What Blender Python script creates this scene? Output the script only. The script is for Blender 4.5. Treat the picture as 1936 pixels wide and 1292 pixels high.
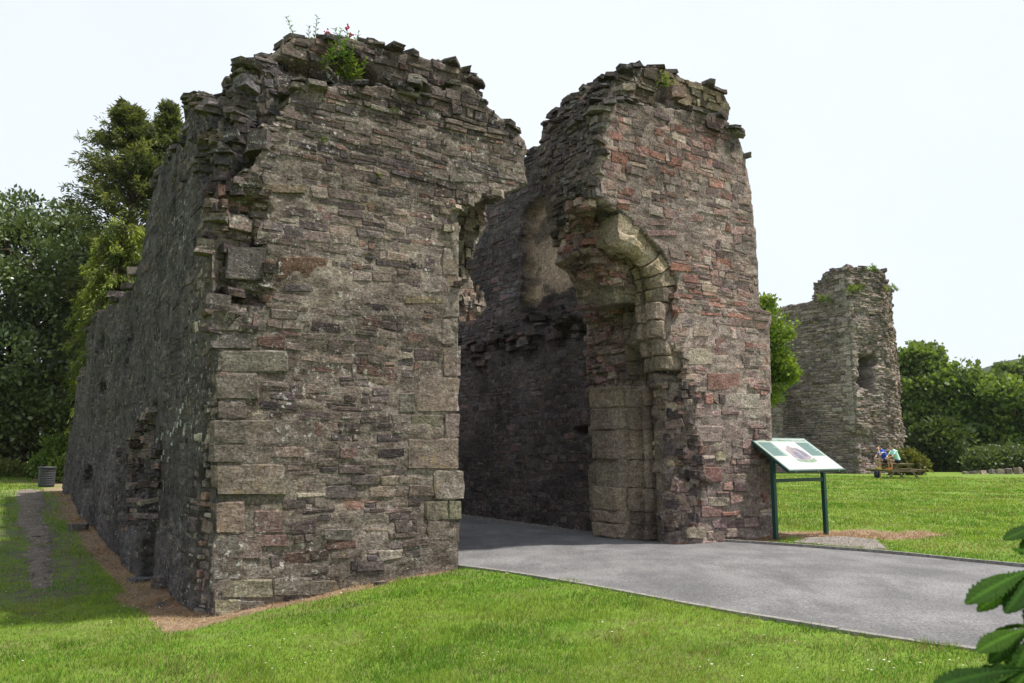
import bpy, bmesh, math, random
import numpy as np
from mathutils import Vector, Matrix
from mathutils.bvhtree import BVHTree

scene = bpy.context.scene
for o in list(bpy.data.objects):
    bpy.data.objects.remove(o)

# ------------------------------------------------------------------ camera
PITCH = math.radians(7.74)
EYE = 1.6
FPX, CX, CY = 1500.0, 968.0, 646.0          # focal length and centre in photo pixels
cam_data = bpy.data.cameras.new('camera')
cam_data.sensor_width = 36.0
cam_data.lens = 36.0 * FPX / 1936.0
cam_data.clip_start = 0.05
cam_data.clip_end = 6000.0
cam = bpy.data.objects.new('camera', cam_data)
scene.collection.objects.link(cam)
cam.location = (0, 0, EYE)
cam.rotation_euler = (math.pi / 2 + PITCH, 0, 0)
scene.camera = cam
cam_data.dof.use_dof = True
cam_data.dof.focus_distance = 13.0
cam_data.dof.aperture_fstop = 5.6

# ------------------------------------------------------------------ sky, sun, exposure
SUN_AZ = math.radians(0.0)       # measured from +X towards +Y
SUN_EL = math.radians(66.5)
world = bpy.data.worlds.new('World')
scene.world = world
world.use_nodes = True
wn, wl = world.node_tree.nodes, world.node_tree.links
wn.clear()
w_out = wn.new('ShaderNodeOutputWorld')
w_bg = wn.new('ShaderNodeBackground')
w_sky = wn.new('ShaderNodeTexSky')
w_sky.sky_type = 'NISHITA'
w_sky.sun_disc = False
w_sky.sun_elevation = SUN_EL
w_sky.sun_rotation = math.pi / 2 - SUN_AZ
w_sky.air_density = 1.0
w_sky.dust_density = 2.0
w_sky.ozone_density = 1.0
# thin bright cloud veil over the whole sky
w_tc = wn.new('ShaderNodeTexCoord')
w_noise = wn.new('ShaderNodeTexNoise')
w_noise.inputs['Scale'].default_value = 1.6
w_noise.inputs['Detail'].default_value = 5.0
w_ramp = wn.new('ShaderNodeMapRange')
w_ramp.inputs['From Min'].default_value = 0.3
w_ramp.inputs['From Max'].default_value = 0.7
w_ramp.inputs['To Min'].default_value = 0.80
w_ramp.inputs['To Max'].default_value = 0.95
w_mix = wn.new('ShaderNodeMix')
w_mix.data_type = 'RGBA'
w_mix.inputs[7].default_value = (6.7, 7.15, 7.7, 1)
wl.new(w_tc.outputs['Generated'], w_noise.inputs['Vector'])
wl.new(w_noise.outputs['Fac'], w_ramp.inputs['Value'])
wl.new(w_ramp.outputs['Result'], w_mix.inputs[0])
wl.new(w_sky.outputs['Color'], w_mix.inputs[6])
wl.new(w_mix.outputs[2], w_bg.inputs['Color'])
w_bg.inputs['Strength'].default_value = 0.10
wl.new(w_bg.outputs['Background'], w_out.inputs['Surface'])

sun_data = bpy.data.lights.new('sun', 'SUN')
sun_data.energy = 5.0
sun_data.angle = math.radians(2.5)
sun_data.color = (1.0, 0.95, 0.87)
sun = bpy.data.objects.new('sun', sun_data)
scene.collection.objects.link(sun)
sdir = Vector((math.cos(SUN_EL) * math.cos(SUN_AZ), math.cos(SUN_EL) * math.sin(SUN_AZ), math.sin(SUN_EL)))
sun.rotation_euler = sdir.to_track_quat('Z', 'Y').to_euler()
sun.location = (20, -10, 40)

scene.view_settings.view_transform = 'Standard'
scene.view_settings.look = 'None'
scene.view_settings.gamma = 1.0
scene.view_settings.exposure = 0.55
scene.view_settings.use_curve_mapping = False

# ------------------------------------------------------------------ camera geometry helpers (pixel -> point on a known plane of the place)
_c, _s = math.cos(PITCH), math.sin(PITCH)
PH = math.radians(34.0)                       # the gatehouse front is turned 34 degrees
BX, BY = -0.766, 11.16                        # foot of the left jamb: origin of the gatehouse frame (s along the front, t inwards)
DX, DY = math.cos(PH), math.sin(PH)

def ray(px, py):
    x = (px - CX) / FPX; y = -(py - CY) / FPX
    return x, _c - y * _s, _s + y * _c

def world2st(x, y):
    rx, ry = x - BX, y - BY
    return rx * DX + ry * DY, -rx * DY + ry * DX

def st2world(s, t):
    return BX + s * DX - t * DY, BY + s * DY + t * DX

def on_t(px, py, t=0.0):
    d = ray(px, py)
    den = -d[0] * DY + d[1] * DX
    k = ((-BX * DY + BY * DX) + t) / den
    s, _ = world2st(d[0] * k, d[1] * k)
    return s, EYE + d[2] * k

def on_s(px, py, s):
    d = ray(px, py)
    k = ((BX * DX + BY * DY) + s) / (d[0] * DX + d[1] * DY)
    _, t = world2st(d[0] * k, d[1] * k)
    return t, EYE + d[2] * k

def on_y(px, py, Y):
    d = ray(px, py); k = Y / d[1]
    return Vector((d[0] * k, Y, EYE + d[2] * k))

# ------------------------------------------------------------------ noise
def _hash(ix, iy, iz, seed):
    h = (ix.astype(np.uint32) * np.uint32(374761393)) ^ (iy.astype(np.uint32) * np.uint32(668265263)) ^ (iz.astype(np.uint32) * np.uint32(2246822519)) ^ np.uint32((seed * 3266489917) & 0xffffffff)
    h = (h ^ (h >> np.uint32(15))) * np.uint32(2246822519)
    h = (h ^ (h >> np.uint32(13))) * np.uint32(3266489917)
    h = h ^ (h >> np.uint32(16))
    return h.astype(np.float64) / 4294967295.0 * 2 - 1

def vnoise(P, seed=0):
    P = np.asarray(P, float)
    I = np.floor(P); f = P - I
    I = I.astype(np.int64)
    u = f * f * f * (f * (f * 6 - 15) + 10)
    r = 0
    for dx in (0, 1):
        wx = u[:, 0] if dx else 1 - u[:, 0]
        for dy in (0, 1):
            wy = u[:, 1] if dy else 1 - u[:, 1]
            for dz in (0, 1):
                wz = u[:, 2] if dz else 1 - u[:, 2]
                r = r + wx * wy * wz * _hash(I[:, 0] + dx, I[:, 1] + dy, I[:, 2] + dz, seed)
    return r

def fbm(P, scale, octaves=3, seed=0, gain=0.5):
    P = np.asarray(P, float) * np.asarray(scale, float)
    a, r, tot = 1.0, 0, 0
    for k in range(octaves):
        r = r + a * vnoise(P + 17.3 * k, seed + k); tot += a
        P = P * 2.03; a *= gain
    return r / tot

def smooth(e0, e1, x):
    q = np.clip((x - e0) / (e1 - e0), 0, 1)
    return q * q * (3 - 2 * q)

rng = random.Random(7)
nrng = np.random.default_rng(11)

# ------------------------------------------------------------------ object helpers
COL = scene.collection

def link(o, parent=None):
    COL.objects.link(o)
    if parent is not None:
        o.parent = parent
    return o

def tag(o, label=None, cat=None, group=None, kind=None):
    if label: o['label'] = label
    if cat: o['category'] = cat
    if group: o['group'] = group
    if kind: o['kind'] = kind
    return o

def empty(name, loc=(0, 0, 0), rz=0.0):
    o = bpy.data.objects.new(name, None)
    o.empty_display_size = 0.2
    o.location = loc; o.rotation_euler = (0, 0, rz)
    return link(o)

def mesh_from(name, V, Fc, mat=None, col=None, smooth_shade=False):
    me = bpy.data.meshes.new(name)
    V = np.asarray(V, np.float32)
    if isinstance(Fc, np.ndarray):
        n, k = Fc.shape
        me.vertices.add(len(V)); me.vertices.foreach_set('co', V.ravel())
        me.loops.add(n * k); me.loops.foreach_set('vertex_index', Fc.astype(np.int32).ravel())
        me.polygons.add(n); me.polygons.foreach_set('loop_start', np.arange(0, n * k, k, dtype=np.int32))
        me.update(calc_edges=True)
    else:
        me.from_pydata([tuple(map(float, v)) for v in V], [], Fc)
    if col is not None:
        a = me.color_attributes.new('Col', 'FLOAT_COLOR', 'POINT')
        c4 = np.ones((len(V), 4), np.float32)
        c4[:, :3] = np.asarray(col, np.float32)
        a.data.foreach_set('color', c4.ravel())
    if smooth_shade:
        me.polygons.foreach_set('use_smooth', np.ones(len(me.polygons), bool))
    if mat: me.materials.append(mat)
    me.update()
    return me

def add(name, me, parent=None):
    return link(bpy.data.objects.new(name, me), parent)

class MB:
    """collects simple shapes for one mesh object"""
    def __init__(self): self.v, self.f, self.c = [], [], []
    def quadbox(self, P):                      # P: 8 corners, bottom 4 (ccw) then top 4
        b = len(self.v); self.v += [tuple(p) for p in P]
        self.f += [(b+3, b+2, b+1, b), (b+4, b+5, b+6, b+7)] + [(b+i, b+(i+1) % 4, b+4+(i+1) % 4, b+4+i) for i in range(4)]
        return self
    def box(self, lo, hi, M=None):
        x0, y0, z0 = lo; x1, y1, z1 = hi
        P = [(x0,y0,z0),(x1,y0,z0),(x1,y1,z0),(x0,y1,z0),(x0,y0,z1),(x1,y0,z1),(x1,y1,z1),(x0,y1,z1)]
        if M is not None: P = [M @ Vector(p) for p in P]
        return self.quadbox(P)
    def tube(self, pts, rad, n=8, cap=True, flat=1.0):
        pts = [Vector(p) for p in pts]
        rad = rad if hasattr(rad, '__len__') else [rad] * len(pts)
        b = len(self.v); up = Vector((0.13, 0.31, 1)).normalized()
        for i, p in enumerate(pts):
            d = (pts[min(i+1, len(pts)-1)] - pts[max(i-1, 0)]).normalized()
            a = d.cross(up)
            if a.length < 1e-3: a = d.cross(Vector((1, 0, 0)))
            a.normalize(); c = d.cross(a)
            for k in range(n):
                q = 2 * math.pi * k / n
                self.v.append(tuple(p + a * math.cos(q) * rad[i] + c * math.sin(q) * rad[i] * flat))
        for i in range(len(pts) - 1):
            for k in range(n):
                self.f.append((b+i*n+k, b+i*n+(k+1) % n, b+(i+1)*n+(k+1) % n, b+(i+1)*n+k))
        if cap:
            self.f.append(tuple(b+k for k in range(n))[::-1])
            self.f.append(tuple(b+(len(pts)-1)*n+k for k in range(n)))
        return self
    def ball(self, c, r, n=10, m=7):
        r = r if hasattr(r, '__len__') else (r, r, r)
        b = len(self.v); c = Vector(c)
        self.v.append((c.x, c.y, c.z - r[2]))
        for j in range(1, m):
            th = math.pi * j / m
            for k in range(n):
                q = 2 * math.pi * k / n
                self.v.append((c.x + r[0]*math.sin(th)*math.cos(q), c.y + r[1]*math.sin(th)*math.sin(q), c.z - r[2]*math.cos(th)))
        top = len(self.v); self.v.append((c.x, c.y, c.z + r[2]))
        for k in range(n):
            self.f.append((b, b+1+(k+1) % n, b+1+k))
            self.f.append((top, top-n+k, top-n+(k+1) % n))
            for j in range(m-2):
                q = b+1+j*n
                self.f.append((q+k, q+(k+1) % n, q+n+(k+1) % n, q+n+k))
        return self
    def lathe(self, prof, n=20, axis=(0, 0)):
        b = len(self.v)
        for r, z in prof:
            for k in range(n):
                q = 2*math.pi*k/n
                self.v.append((axis[0]+r*math.cos(q), axis[1]+r*math.sin(q), z))
        for i in range(len(prof)-1):
            for k in range(n):
                self.f.append((b+i*n+k, b+i*n+(k+1) % n, b+(i+1)*n+(k+1) % n, b+(i+1)*n+k))
        return self
    def build(self, name, mat, parent=None, smooth_shade=False, col=None):
        me = mesh_from(name, self.v, self.f, mat, col, smooth_shade)
        return add(name, me, parent)

# ------------------------------------------------------------------ materials
def new_mat(name):
    m = bpy.data.materials.new(name); m.use_nodes = True
    nt = m.node_tree; nt.nodes.clear()
    out = nt.nodes.new('ShaderNodeOutputMaterial')
    return m, nt, out

class NB:
    def __init__(self, nt): self.nt = nt
    def n(self, t, **kw):
        nd = self.nt.nodes.new(t)
        for k, v in kw.items(): setattr(nd, k, v)
        return nd
    def L(self, a, b): self.nt.links.new(a, b)
    def noise(self, vec, scale, detail=4.0, rough=0.55, dist=0.0):
        nd = self.n('ShaderNodeTexNoise')
        nd.inputs['Scale'].default_value = scale
        nd.inputs['Detail'].default_value = detail
        nd.inputs['Roughness'].default_value = rough
        nd.inputs['Distortion'].default_value = dist
        if vec is not None: self.L(vec, nd.inputs['Vector'])
        return nd.outputs['Fac']
    def rng(self, v, a, b, c=0.0, d=1.0):
        nd = self.n('ShaderNodeMapRange')
        for k, x in zip(('From Min', 'From Max', 'To Min', 'To Max'), (a, b, c, d)): nd.inputs[k].default_value = x
        self.L(v, nd.inputs['Value']); return nd.outputs['Result']
    def math(self, op, a, b):
        nd = self.n('ShaderNodeMath', operation=op)
        for i, x in enumerate((a, b)):
            if isinstance(x, (int, float)): nd.inputs[i].default_value = x
            else: self.L(x, nd.inputs[i])
        return nd.outputs[0]
    def mix(self, fac, a, b, mode='MIX'):
        nd = self.n('ShaderNodeMix', data_type='RGBA', blend_type=mode)
        for i, x in ((0, fac), (6, a), (7, b)):
            if isinstance(x, (int, float)): nd.inputs[i].default_value = x
            elif isinstance(x, tuple): nd.inputs[i].default_value = (*x, 1)
            else: self.L(x, nd.inputs[i])
        return nd.outputs[2]
    def scalevec(self, vec, s):
        nd = self.n('ShaderNodeMapping'); nd.inputs['Scale'].default_value = s
        self.L(vec, nd.inputs['Vector']); return nd.outputs['Vector']
    def bump(self, h, strength, dist, nrm=None):
        nd = self.n('ShaderNodeBump'); nd.inputs['Strength'].default_value = strength
        nd.inputs['Distance'].default_value = dist; self.L(h, nd.inputs['Height'])
        if nrm is not None: self.L(nrm, nd.inputs['Normal'])
        return nd.outputs['Normal']
    def grey(self, v):
        nd = self.n('ShaderNodeCombineColor')
        for i in range(3): self.L(v, nd.inputs[i])
        return nd.outputs[0]

def principled(nb, out, col, rough=0.9, nrm=None, spec=0.25):
    p = nb.n('ShaderNodeBsdfPrincipled')
    if isinstance(col, tuple): p.inputs['Base Color'].default_value = (*col, 1)
    else: nb.L(col, p.inputs['Base Color'])
    p.inputs['Roughness'].default_value = rough
    p.inputs['Specular IOR Level'].default_value = spec
    if nrm is not None: nb.L(nrm, p.inputs['Normal'])
    nb.L(p.outputs[0], out.inputs['Surface'])
    return p

def plain(name, col, rough=0.7, spec=0.3, var=0.25, scale=12.0, bump=0.0, metallic=0.0):
    m, nt, out = new_mat(name); nb = NB(nt)
    g = nb.n('ShaderNodeNewGeometry').outputs['Position']
    f = nb.noise(g, scale, 6)
    c = nb.mix(1.0, col, nb.grey(nb.rng(f, 0.25, 0.75, 1 - var, 1 + var)), 'MULTIPLY')
    p = principled(nb, out, c, rough, nb.bump(nb.noise(g, scale * 4, 5), bump, 0.01) if bump else None, spec)
    p.inputs['Metallic'].default_value = metallic
    return m

GAIN = 1.1
def masonry_mat(name, lichen=1.0, ochre=1.0, stain=0.5, lichen_col=(0.50, 0.485, 0.45), bump=1.0, streak=0.0, fine=1.0):
    m, nt, out = new_mat(name); nb = NB(nt)
    pos = nb.n('ShaderNodeNewGeometry').outputs['Position']
    at = nb.n('ShaderNodeAttribute', attribute_name='Col').outputs['Color']
    lay = nb.scalevec(pos, (1, 1, 2.2))
    n_big = nb.noise(pos, 0.7, 3)
    n_mid = nb.noise(lay, 6.0 * fine, 5, 0.65)
    n_fine = nb.noise(pos, 27.0 * fine, 3, 0.75)
    c = nb.mix(1.0, at, nb.grey(nb.rng(n_big, 0.3, 0.7, (1 - stain) * GAIN, (1 + stain * 0.55) * GAIN)), 'MULTIPLY')
    c = nb.mix(1.0, c, nb.grey(nb.rng(n_mid, 0.3, 0.72, 0.62, 1.36)), 'MULTIPLY')
    c = nb.mix(1.0, c, nb.grey(nb.rng(n_fine, 0.3, 0.7, 0.42, 1.62)), 'MULTIPLY')
    # slight hue drift: purple-grey to brown
    c = nb.mix(nb.rng(nb.noise(pos, 2.1, 2), 0.42, 0.66, 0, 0.5), c, nb.mix(1.0, c, (0.98, 0.9, 0.97), 'MULTIPLY'))
    if streak:
        sv = nb.scalevec(pos, (2.4, 2.4, 0.22))
        c = nb.mix(1.0, c, nb.grey(nb.rng(nb.noise(sv, 1.6, 4, 0.65), 0.3, 0.7, 1 - streak, 1 + streak * 0.3)), 'MULTIPLY')
    # pale crust lichen: patches broken into specks
    l1 = nb.rng(nb.noise(pos, 1.3, 2), 0.40, 0.62, 0.12, 1.0)
    l2 = nb.rng(nb.noise(pos, 11.0 * fine, 5, 0.8), 0.57, 0.64)
    lf = nb.math('MULTIPLY', nb.math('MULTIPLY', l1, l2), 0.75 * lichen)
    c = nb.mix(lf, c, lichen_col)
    of = nb.math('MULTIPLY', nb.rng(nb.noise(pos, 2.2, 2), 0.54, 0.68), nb.rng(nb.noise(pos, 11.0, 4, 0.65), 0.5, 0.66))
    c = nb.mix(nb.math('MULTIPLY', of, 0.5 * ochre), c, (0.22, 0.14, 0.04))
    h = nb.math('ADD', n_mid, nb.math('MULTIPLY', nb.noise(lay, 19.0 * fine, 5, 0.75), 0.7))
    nr = nb.bump(h, 0.8 * bump, 0.028)
    nr = nb.bump(n_fine, 0.7 * bump, 0.02, nr)
    principled(nb, out, c, 0.95, nr, 0.12)
    return m

def leaf_mat(name, trans=0.35, rough=0.5, spec=0.35, var=0.3):
    m, nt, out = new_mat(name); nb = NB(nt)
    at = nb.n('ShaderNodeAttribute', attribute_name='Col').outputs['Color']
    pos = nb.n('ShaderNodeNewGeometry').outputs['Position']
    c = nb.mix(1.0, at, nb.grey(nb.rng(nb.noise(pos, 3.0, 4), 0.3, 0.7, 1 - var, 1 + var)), 'MULTIPLY')
    p = nb.n('ShaderNodeBsdfPrincipled'); nb.L(c, p.inputs['Base Color'])
    p.inputs['Roughness'].default_value = rough; p.inputs['Specular IOR Level'].default_value = spec
    tr = nb.n('ShaderNodeBsdfTranslucent')
    nb.L(nb.mix(1.0, c, (1.25, 1.2, 0.55), 'MULTIPLY'), tr.inputs['Color'])
    mx = nb.n('ShaderNodeMixShader'); mx.inputs[0].default_value = trans
    nb.L(p.outputs[0], mx.inputs[1]); nb.L(tr.outputs[0], mx.inputs[2]); nb.L(mx.outputs[0], out.inputs['Surface'])
    return m

M = {}
M['stone_l'] = masonry_mat('stone_left', 1.25, 0.7, 0.4)
M['stone_lichen'] = masonry_mat('stone_lichen', 1.7, 0.4, 0.4)
M['stone_side'] = masonry_mat('stone_side', .9, 0.3, 0.4, streak=0.35)
M['stone_r'] = masonry_mat('stone_right', 0.7, 0.5, 0.34)
M['stone_p'] = masonry_mat('stone_passage', 0.3, 0.7, 0.4)
M['stone_jamb'] = masonry_mat('stone_jamb', 0.7, 1.2, 0.45, bump=0.7)
M['stone_tower'] = masonry_mat('stone_tower', 0.5, 0.3, 0.25, fine=0.45)
M['plaster'] = masonry_mat('plaster', 0.3, 0.9, 0.35, bump=0.6)
M['leaf'] = leaf_mat('leaf')
M['leaf_gloss'] = leaf_mat('leaf_gloss', 0.22, 0.35, 0.5)
M['bark'] = plain('bark', (0.07, 0.055, 0.04), 0.95, 0.1, 0.4, 9, 0.6)
m_, nt, out = new_mat('stone_chip'); nb = NB(nt)
principled(nb, out, nb.n('ShaderNodeAttribute', attribute_name='Col').outputs['Color'], .9, None, .2)
M['stone_chip'] = m_

# ------------------------------------------------------------------ masonry engine
def voxelise(shapes, voxel):
    """shapes: list of (ring0, ring1) closed prisms; returns the union as an even quad skin (V, F, N)"""
    bm = bmesh.new()
    for r0, r1 in shapes:
        a = [bm.verts.new(p) for p in r0]; b = [bm.verts.new(p) for p in r1]
        n = len(a)
        fs = [bm.faces.new(a), bm.faces.new(b[::-1])]
        for i in range(n):
            fs.append(bm.faces.new((a[i], b[i], b[(i+1) % n], a[(i+1) % n])))
    bmesh.ops.triangulate(bm, faces=bm.faces[:])
    bmesh.ops.recalc_face_normals(bm, faces=bm.faces[:])
    return remesh_bm(bm, voxel)

def remesh_bm(bm, voxel):
    me = bpy.data.meshes.new('tmp'); bm.to_mesh(me); bm.free()
    o = bpy.data.objects.new('tmp', me); COL.objects.link(o)
    md = o.modifiers.new('r', 'REMESH'); md.mode = 'VOXEL'; md.voxel_size = voxel
    dg = bpy.context.evaluated_depsgraph_get(); dg.update()
    ev = o.evaluated_get(dg); em = ev.to_mesh()
    nv, npol = len(em.vertices), len(em.polygons)
    V = np.empty(nv * 3); em.vertices.foreach_get('co', V)
    N = np.empty(nv * 3); em.vertices.foreach_get('normal', N)
    Fq = np.empty(len(em.loops), np.int32); em.loops.foreach_get('vertex_index', Fq)
    tot = np.empty(npol, np.int32); em.polygons.foreach_get('loop_total', tot)
    st = np.empty(npol, np.int32); em.polygons.foreach_get('loop_start', st)
    ev.to_mesh_clear()
    bpy.data.objects.remove(o); bpy.data.meshes.remove(me)
    V = V.reshape(-1, 3); N = N.reshape(-1, 3)
    q = tot == 4
    quads = Fq[(st[q][:, None] + np.arange(4))]
    if (~q).any():
        tri = Fq[(st[~q][:, None] + np.arange(3))]
        quads = np.vstack([quads, np.hstack([tri, tri[:, 2:3]])]) if False else quads
    return V, quads, N

def prism_t(poly, t0, t1):
    return [(s, t0, z) for s, z in poly], [(s, t1, z) for s, z in poly]
def prism_s(poly, s0, s1):
    return [(s0, t, z) for t, z in poly], [(s1, t, z) for t, z in poly]
def prism_z(poly, z0, z1):
    return [(s, t, z0) for s, t in poly], [(s, t, z1) for s, t in poly]

def rough(V, N, seed, amp=1.0, big=0.045, mid=0.014, fine=0.012):
    d = big * fbm(V, (0.9, 0.9, 1.1), 3, seed)
    d += mid * fbm(V, (2.6, 2.6, 7.5), 3, seed + 9)
    d += fine * fbm(V, (8, 8, 13), 2, seed + 21, .7)
    return V + N * (d * amp)[:, None]

class Face:
    def __init__(self, O, eu, n, start):
        self.O, self.eu, self.n, self.start = np.array(O, float), np.array(eu, float), np.array(n, float), start
    def pt(self, u, z, d):
        return self.O + self.eu * u + np.array((0, 0, 1.0)) * z + self.n * d
    def depth(self, bvh, u, z):
        p = self.pt(u, z, self.start)
        h = bvh.ray_cast(Vector(p), Vector(-self.n), self.start + 3.0)
        return None if h[0] is None else self.start - h[3]

def make_stone(face, q, bvh, prot, seed, bevel=0.02, rough_amt=0.012, emb=0.10, maxdev=0.11, depth=None, jit=0.10, tl=.012):
    """q = (u0,z0,u1,z1) or four (u,z) corners (ccw from lower left). Returns (V,F) or None."""
    r = random.Random(seed)
    if len(q) == 4 and not hasattr(q[0], '__len__'):
        u0, z0, u1, z1 = q
        w, h = u1 - u0, z1 - z0
        j = lambda a: r.uniform(-jit, jit) * a
        C = [(u0 + j(h), z0 + j(h)), (u1 + j(h), z0 + j(h)), (u1 + j(h), z1 + j(h)), (u0 + j(h), z1 + j(h))]
    else:
        C = q; w = abs(C[1][0] - C[0][0]); h = abs(C[3][1] - C[0][1])
    cu = sum(c[0] for c in C) / 4; cz = sum(c[1] for c in C) / 4
    if depth is None:
        ds = []
        for c in C + [(cu, cz)]:
            d = face.depth(bvh, cu + (c[0] - cu) * 0.8, cz + (c[1] - cz) * 0.8)
            if d is None: return None
            ds.append(d)
        m = sorted(ds)[2]
        if max(abs(d - m) for d in ds) > maxdev: return None
        dC = [max(m - .03, min(m + .03, d)) for d in ds[:4]]
    else:
        dC = [depth] * 4
    bu = min(0.3, bevel / max(w, 1e-3)); bz = min(0.33, bevel / max(h, 1e-3))
    fu = (0, bu, 0.34 + r.uniform(-.08, .08), 0.66 + r.uniform(-.08, .08), 1 - bu, 1) if w > 0.3 else (0, bu, .5 + r.uniform(-.1, .1), 1 - bu, 1)
    fz = (0, bz, 1 - bz, 1) if h < 0.16 else (0, bz, .5 + r.uniform(-.1, .1), 1 - bz, 1)
    nu, nz = len(fu), len(fz)
    V = []
    til = r.uniform(-.5, .5)*tl, r.uniform(-.6, .4)*tl
    for j_, b in enumerate(fz):
        for i_, a in enumerate(fu):
            w4 = ((1-a)*(1-b), a*(1-b), a*b, (1-a)*b)
            u = sum(k * c[0] for k, c in zip(w4, C)); z = sum(k * c[1] for k, c in zip(w4, C))
            d = sum(k * c for k, c in zip(w4, dC))
            eb = (i_ in (0, nu-1)) + (j_ in (0, nz-1))
            if eb:
                u += r.uniform(-1, 1) * 0.07 * h; z += r.uniform(-1, 1) * 0.06 * h
                if eb == 2:
                    u += (cu - u) * min(.1, .2 * h / w); z += (cz - z) * 0.13
            pr = prot + (a - .5) * 2 * til[0] + (b - .5) * 2 * til[1] + r.uniform(-1, 1) * rough_amt - (bevel * 0.85 * (1 + .3 * (eb == 2)) if eb else 0)
            V.append(face.pt(u, z, d + pr))
    F_ = []
    for j_ in range(nz-1):
        for i_ in range(nu-1):
            k = j_*nu + i_
            F_.append((k, k+1, k+nu+1, k+nu))
    ring = [i for i in range(nu)] + [j_*nu + nu-1 for j_ in range(1, nz)] + [(nz-1)*nu + i for i in range(nu-2, -1, -1)] + [j_*nu for j_ in range(nz-2, 0, -1)]
    b0 = len(V)
    for k in ring: V.append(V[k] - face.n * emb)
    m_ = len(ring)
    for i in range(m_):
        F_.append((ring[i], b0+i, b0+(i+1) % m_, ring[(i+1) % m_]))
    # orientation: make front faces point along n
    e = np.cross(V[1] - V[0], V[nu] - V[0])
    if e @ face.n < 0: F_ = [f[::-1] for f in F_]
    return V, F_

def make_slab(c, dims, yaw, tilt, seed, frame=None):
    """loose broken stone: angular irregular outline, split faces"""
    r = random.Random(seed)
    n = r.choice((4, 5, 5, 6))
    V, F_ = [], []
    Mx = Matrix.Rotation(yaw, 3, 'Z') @ Matrix.Rotation(tilt[0], 3, 'X') @ Matrix.Rotation(tilt[1], 3, 'Y')
    rad = [(r.uniform(.8, 1.1), 2*math.pi*(k + .5 + r.uniform(-.25, .25))/n) for k in range(n)]
    sk = (r.uniform(-.08, .08), r.uniform(-.08, .08))
    for lay in (-.5, r.uniform(-.1, .2), .5):
        for rr, a in rad:
            sq = 1.0 / max(abs(math.cos(a)), abs(math.sin(a))) ** 0.8
            w = r.uniform(.9, 1.03)
            p = Vector(((math.cos(a)*rr*sq*w/2 + sk[0]*lay)*dims[0], (math.sin(a)*rr*sq*w/2 + sk[1]*lay)*dims[1], (lay + r.uniform(-.1, .1)*(lay != 0))*dims[2]))
            V.append(np.array(Mx @ p) + c)
    for l in range(2):
        for k in range(n):
            F_.append((l*n+k, l*n+(k+1) % n, (l+1)*n+(k+1) % n, (l+1)*n+k))
    F_.append(tuple(range(n))[::-1]); F_.append(tuple(range(2*n, 3*n)))
    return V, F_

def courses(u0, u1, z0, z1, h, l, seed, wave=0.02, gap=0.012, keep=1.0):
    r = random.Random(seed); z = z0
    ph = r.uniform(0, 6)
    while z < z1:
        hh = r.uniform(*h) if r.random() < .88 else r.uniform(h[0]*.7, h[0])
        u = u0 - r.uniform(0, l[1])
        while u < u1:
            ll = r.uniform(*l) if r.random() < .8 else r.uniform(l[0]*.6, l[0])
            dz = wave * (math.sin(u*.9 + ph + z*.7) + .5*math.sin(u*2.3 + z*1.9)) + r.uniform(-.012, .012)
            if r.random() < keep:
                if hh > .115 and r.random() < .14:
                    k = r.uniform(.38, .62)
                    yield (u+gap/2, z+dz+gap/2, u+ll-gap/2, z+dz+hh*k-gap/2)
                    yield (u+gap/2, z+dz+hh*k+gap/2, u+ll-gap/2, z+dz+hh-gap/2)
                else:
                    yield (u+gap/2, z+dz+gap/2, u+ll-gap/2, z+dz+hh-gap/2)
            u += ll
        z += hh

def shade(c, r, a=.82, b=1.15):
    k = r.uniform(a, b); return tuple(v*k for v in c)

def pick(pal, r):
    x = r.random() * sum(p[0] for p in pal)
    for wgt, c in pal:
        x -= wgt
        if x <= 0: break
    k = r.uniform(.6, 1.4)
    wr = r.uniform(-.06, .06); return (c[0]*k*(1+wr), c[1]*k*(1 + .15*wr), c[2]*k*(1-wr*.8))

def img_area(Vw, n):
    """rough size in the photograph of a face with outward normal n"""
    c = np.mean(Vw, axis=0); v = c - np.array((0, 0, EYE)); d = np.linalg.norm(v)
    if abs(math.atan2(v[0], v[1])) > math.radians(36): return 0.0
    ext = np.ptp(np.array(Vw), axis=0)
    a = sorted(ext)[1] * sorted(ext)[2]
    return max(0.02, -(v / d) @ n) * a / d**2 * FPX**2

def place_stones(items, parent, limit=300, rest_name='small_stones'):
    """items: dict(V,F,col,mat,n,name,keep). Largest in the picture become objects of their own, the rest one part."""
    mw = parent.matrix_world.copy() if parent else Matrix()
    R3 = np.array(Matrix.Rotation(parent.rotation_euler.z, 3, 'Z')); T = np.array(parent.location)
    for it in items:
        Vw = np.array(it['V']) @ R3.T + T
        it['a'] = img_area(Vw, R3 @ np.array(it['n'])) * (1000 if it.get('keep') else 1)
    items.sort(key=lambda i: -i['a'])
    rest = {}
    for k, it in enumerate(items):
        if k < limit:
            V = np.array(it['V']); c = V.mean(axis=0)
            o = add(it.get('name', 'stone'), mesh_from('stone', V - c, it['F'], it['mat'], np.tile(it['col'], (len(V), 1))), parent)
            o.location = c
        else:
            rest.setdefault(it['mat'].name, []).append(it)
    for mn, its in rest.items():
        V, F_, C = [], [], []
        for it in its:
            b = len(V); V += list(it['V']); F_ += [tuple(i + b for i in f) for f in it['F']]; C += [it['col']] * len(it['V'])
        o = add(rest_name, mesh_from(rest_name, np.array(V), F_, its[0]['mat'], np.array(C)), parent)
        tag(o, kind='stuff')
    return len(items)

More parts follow.
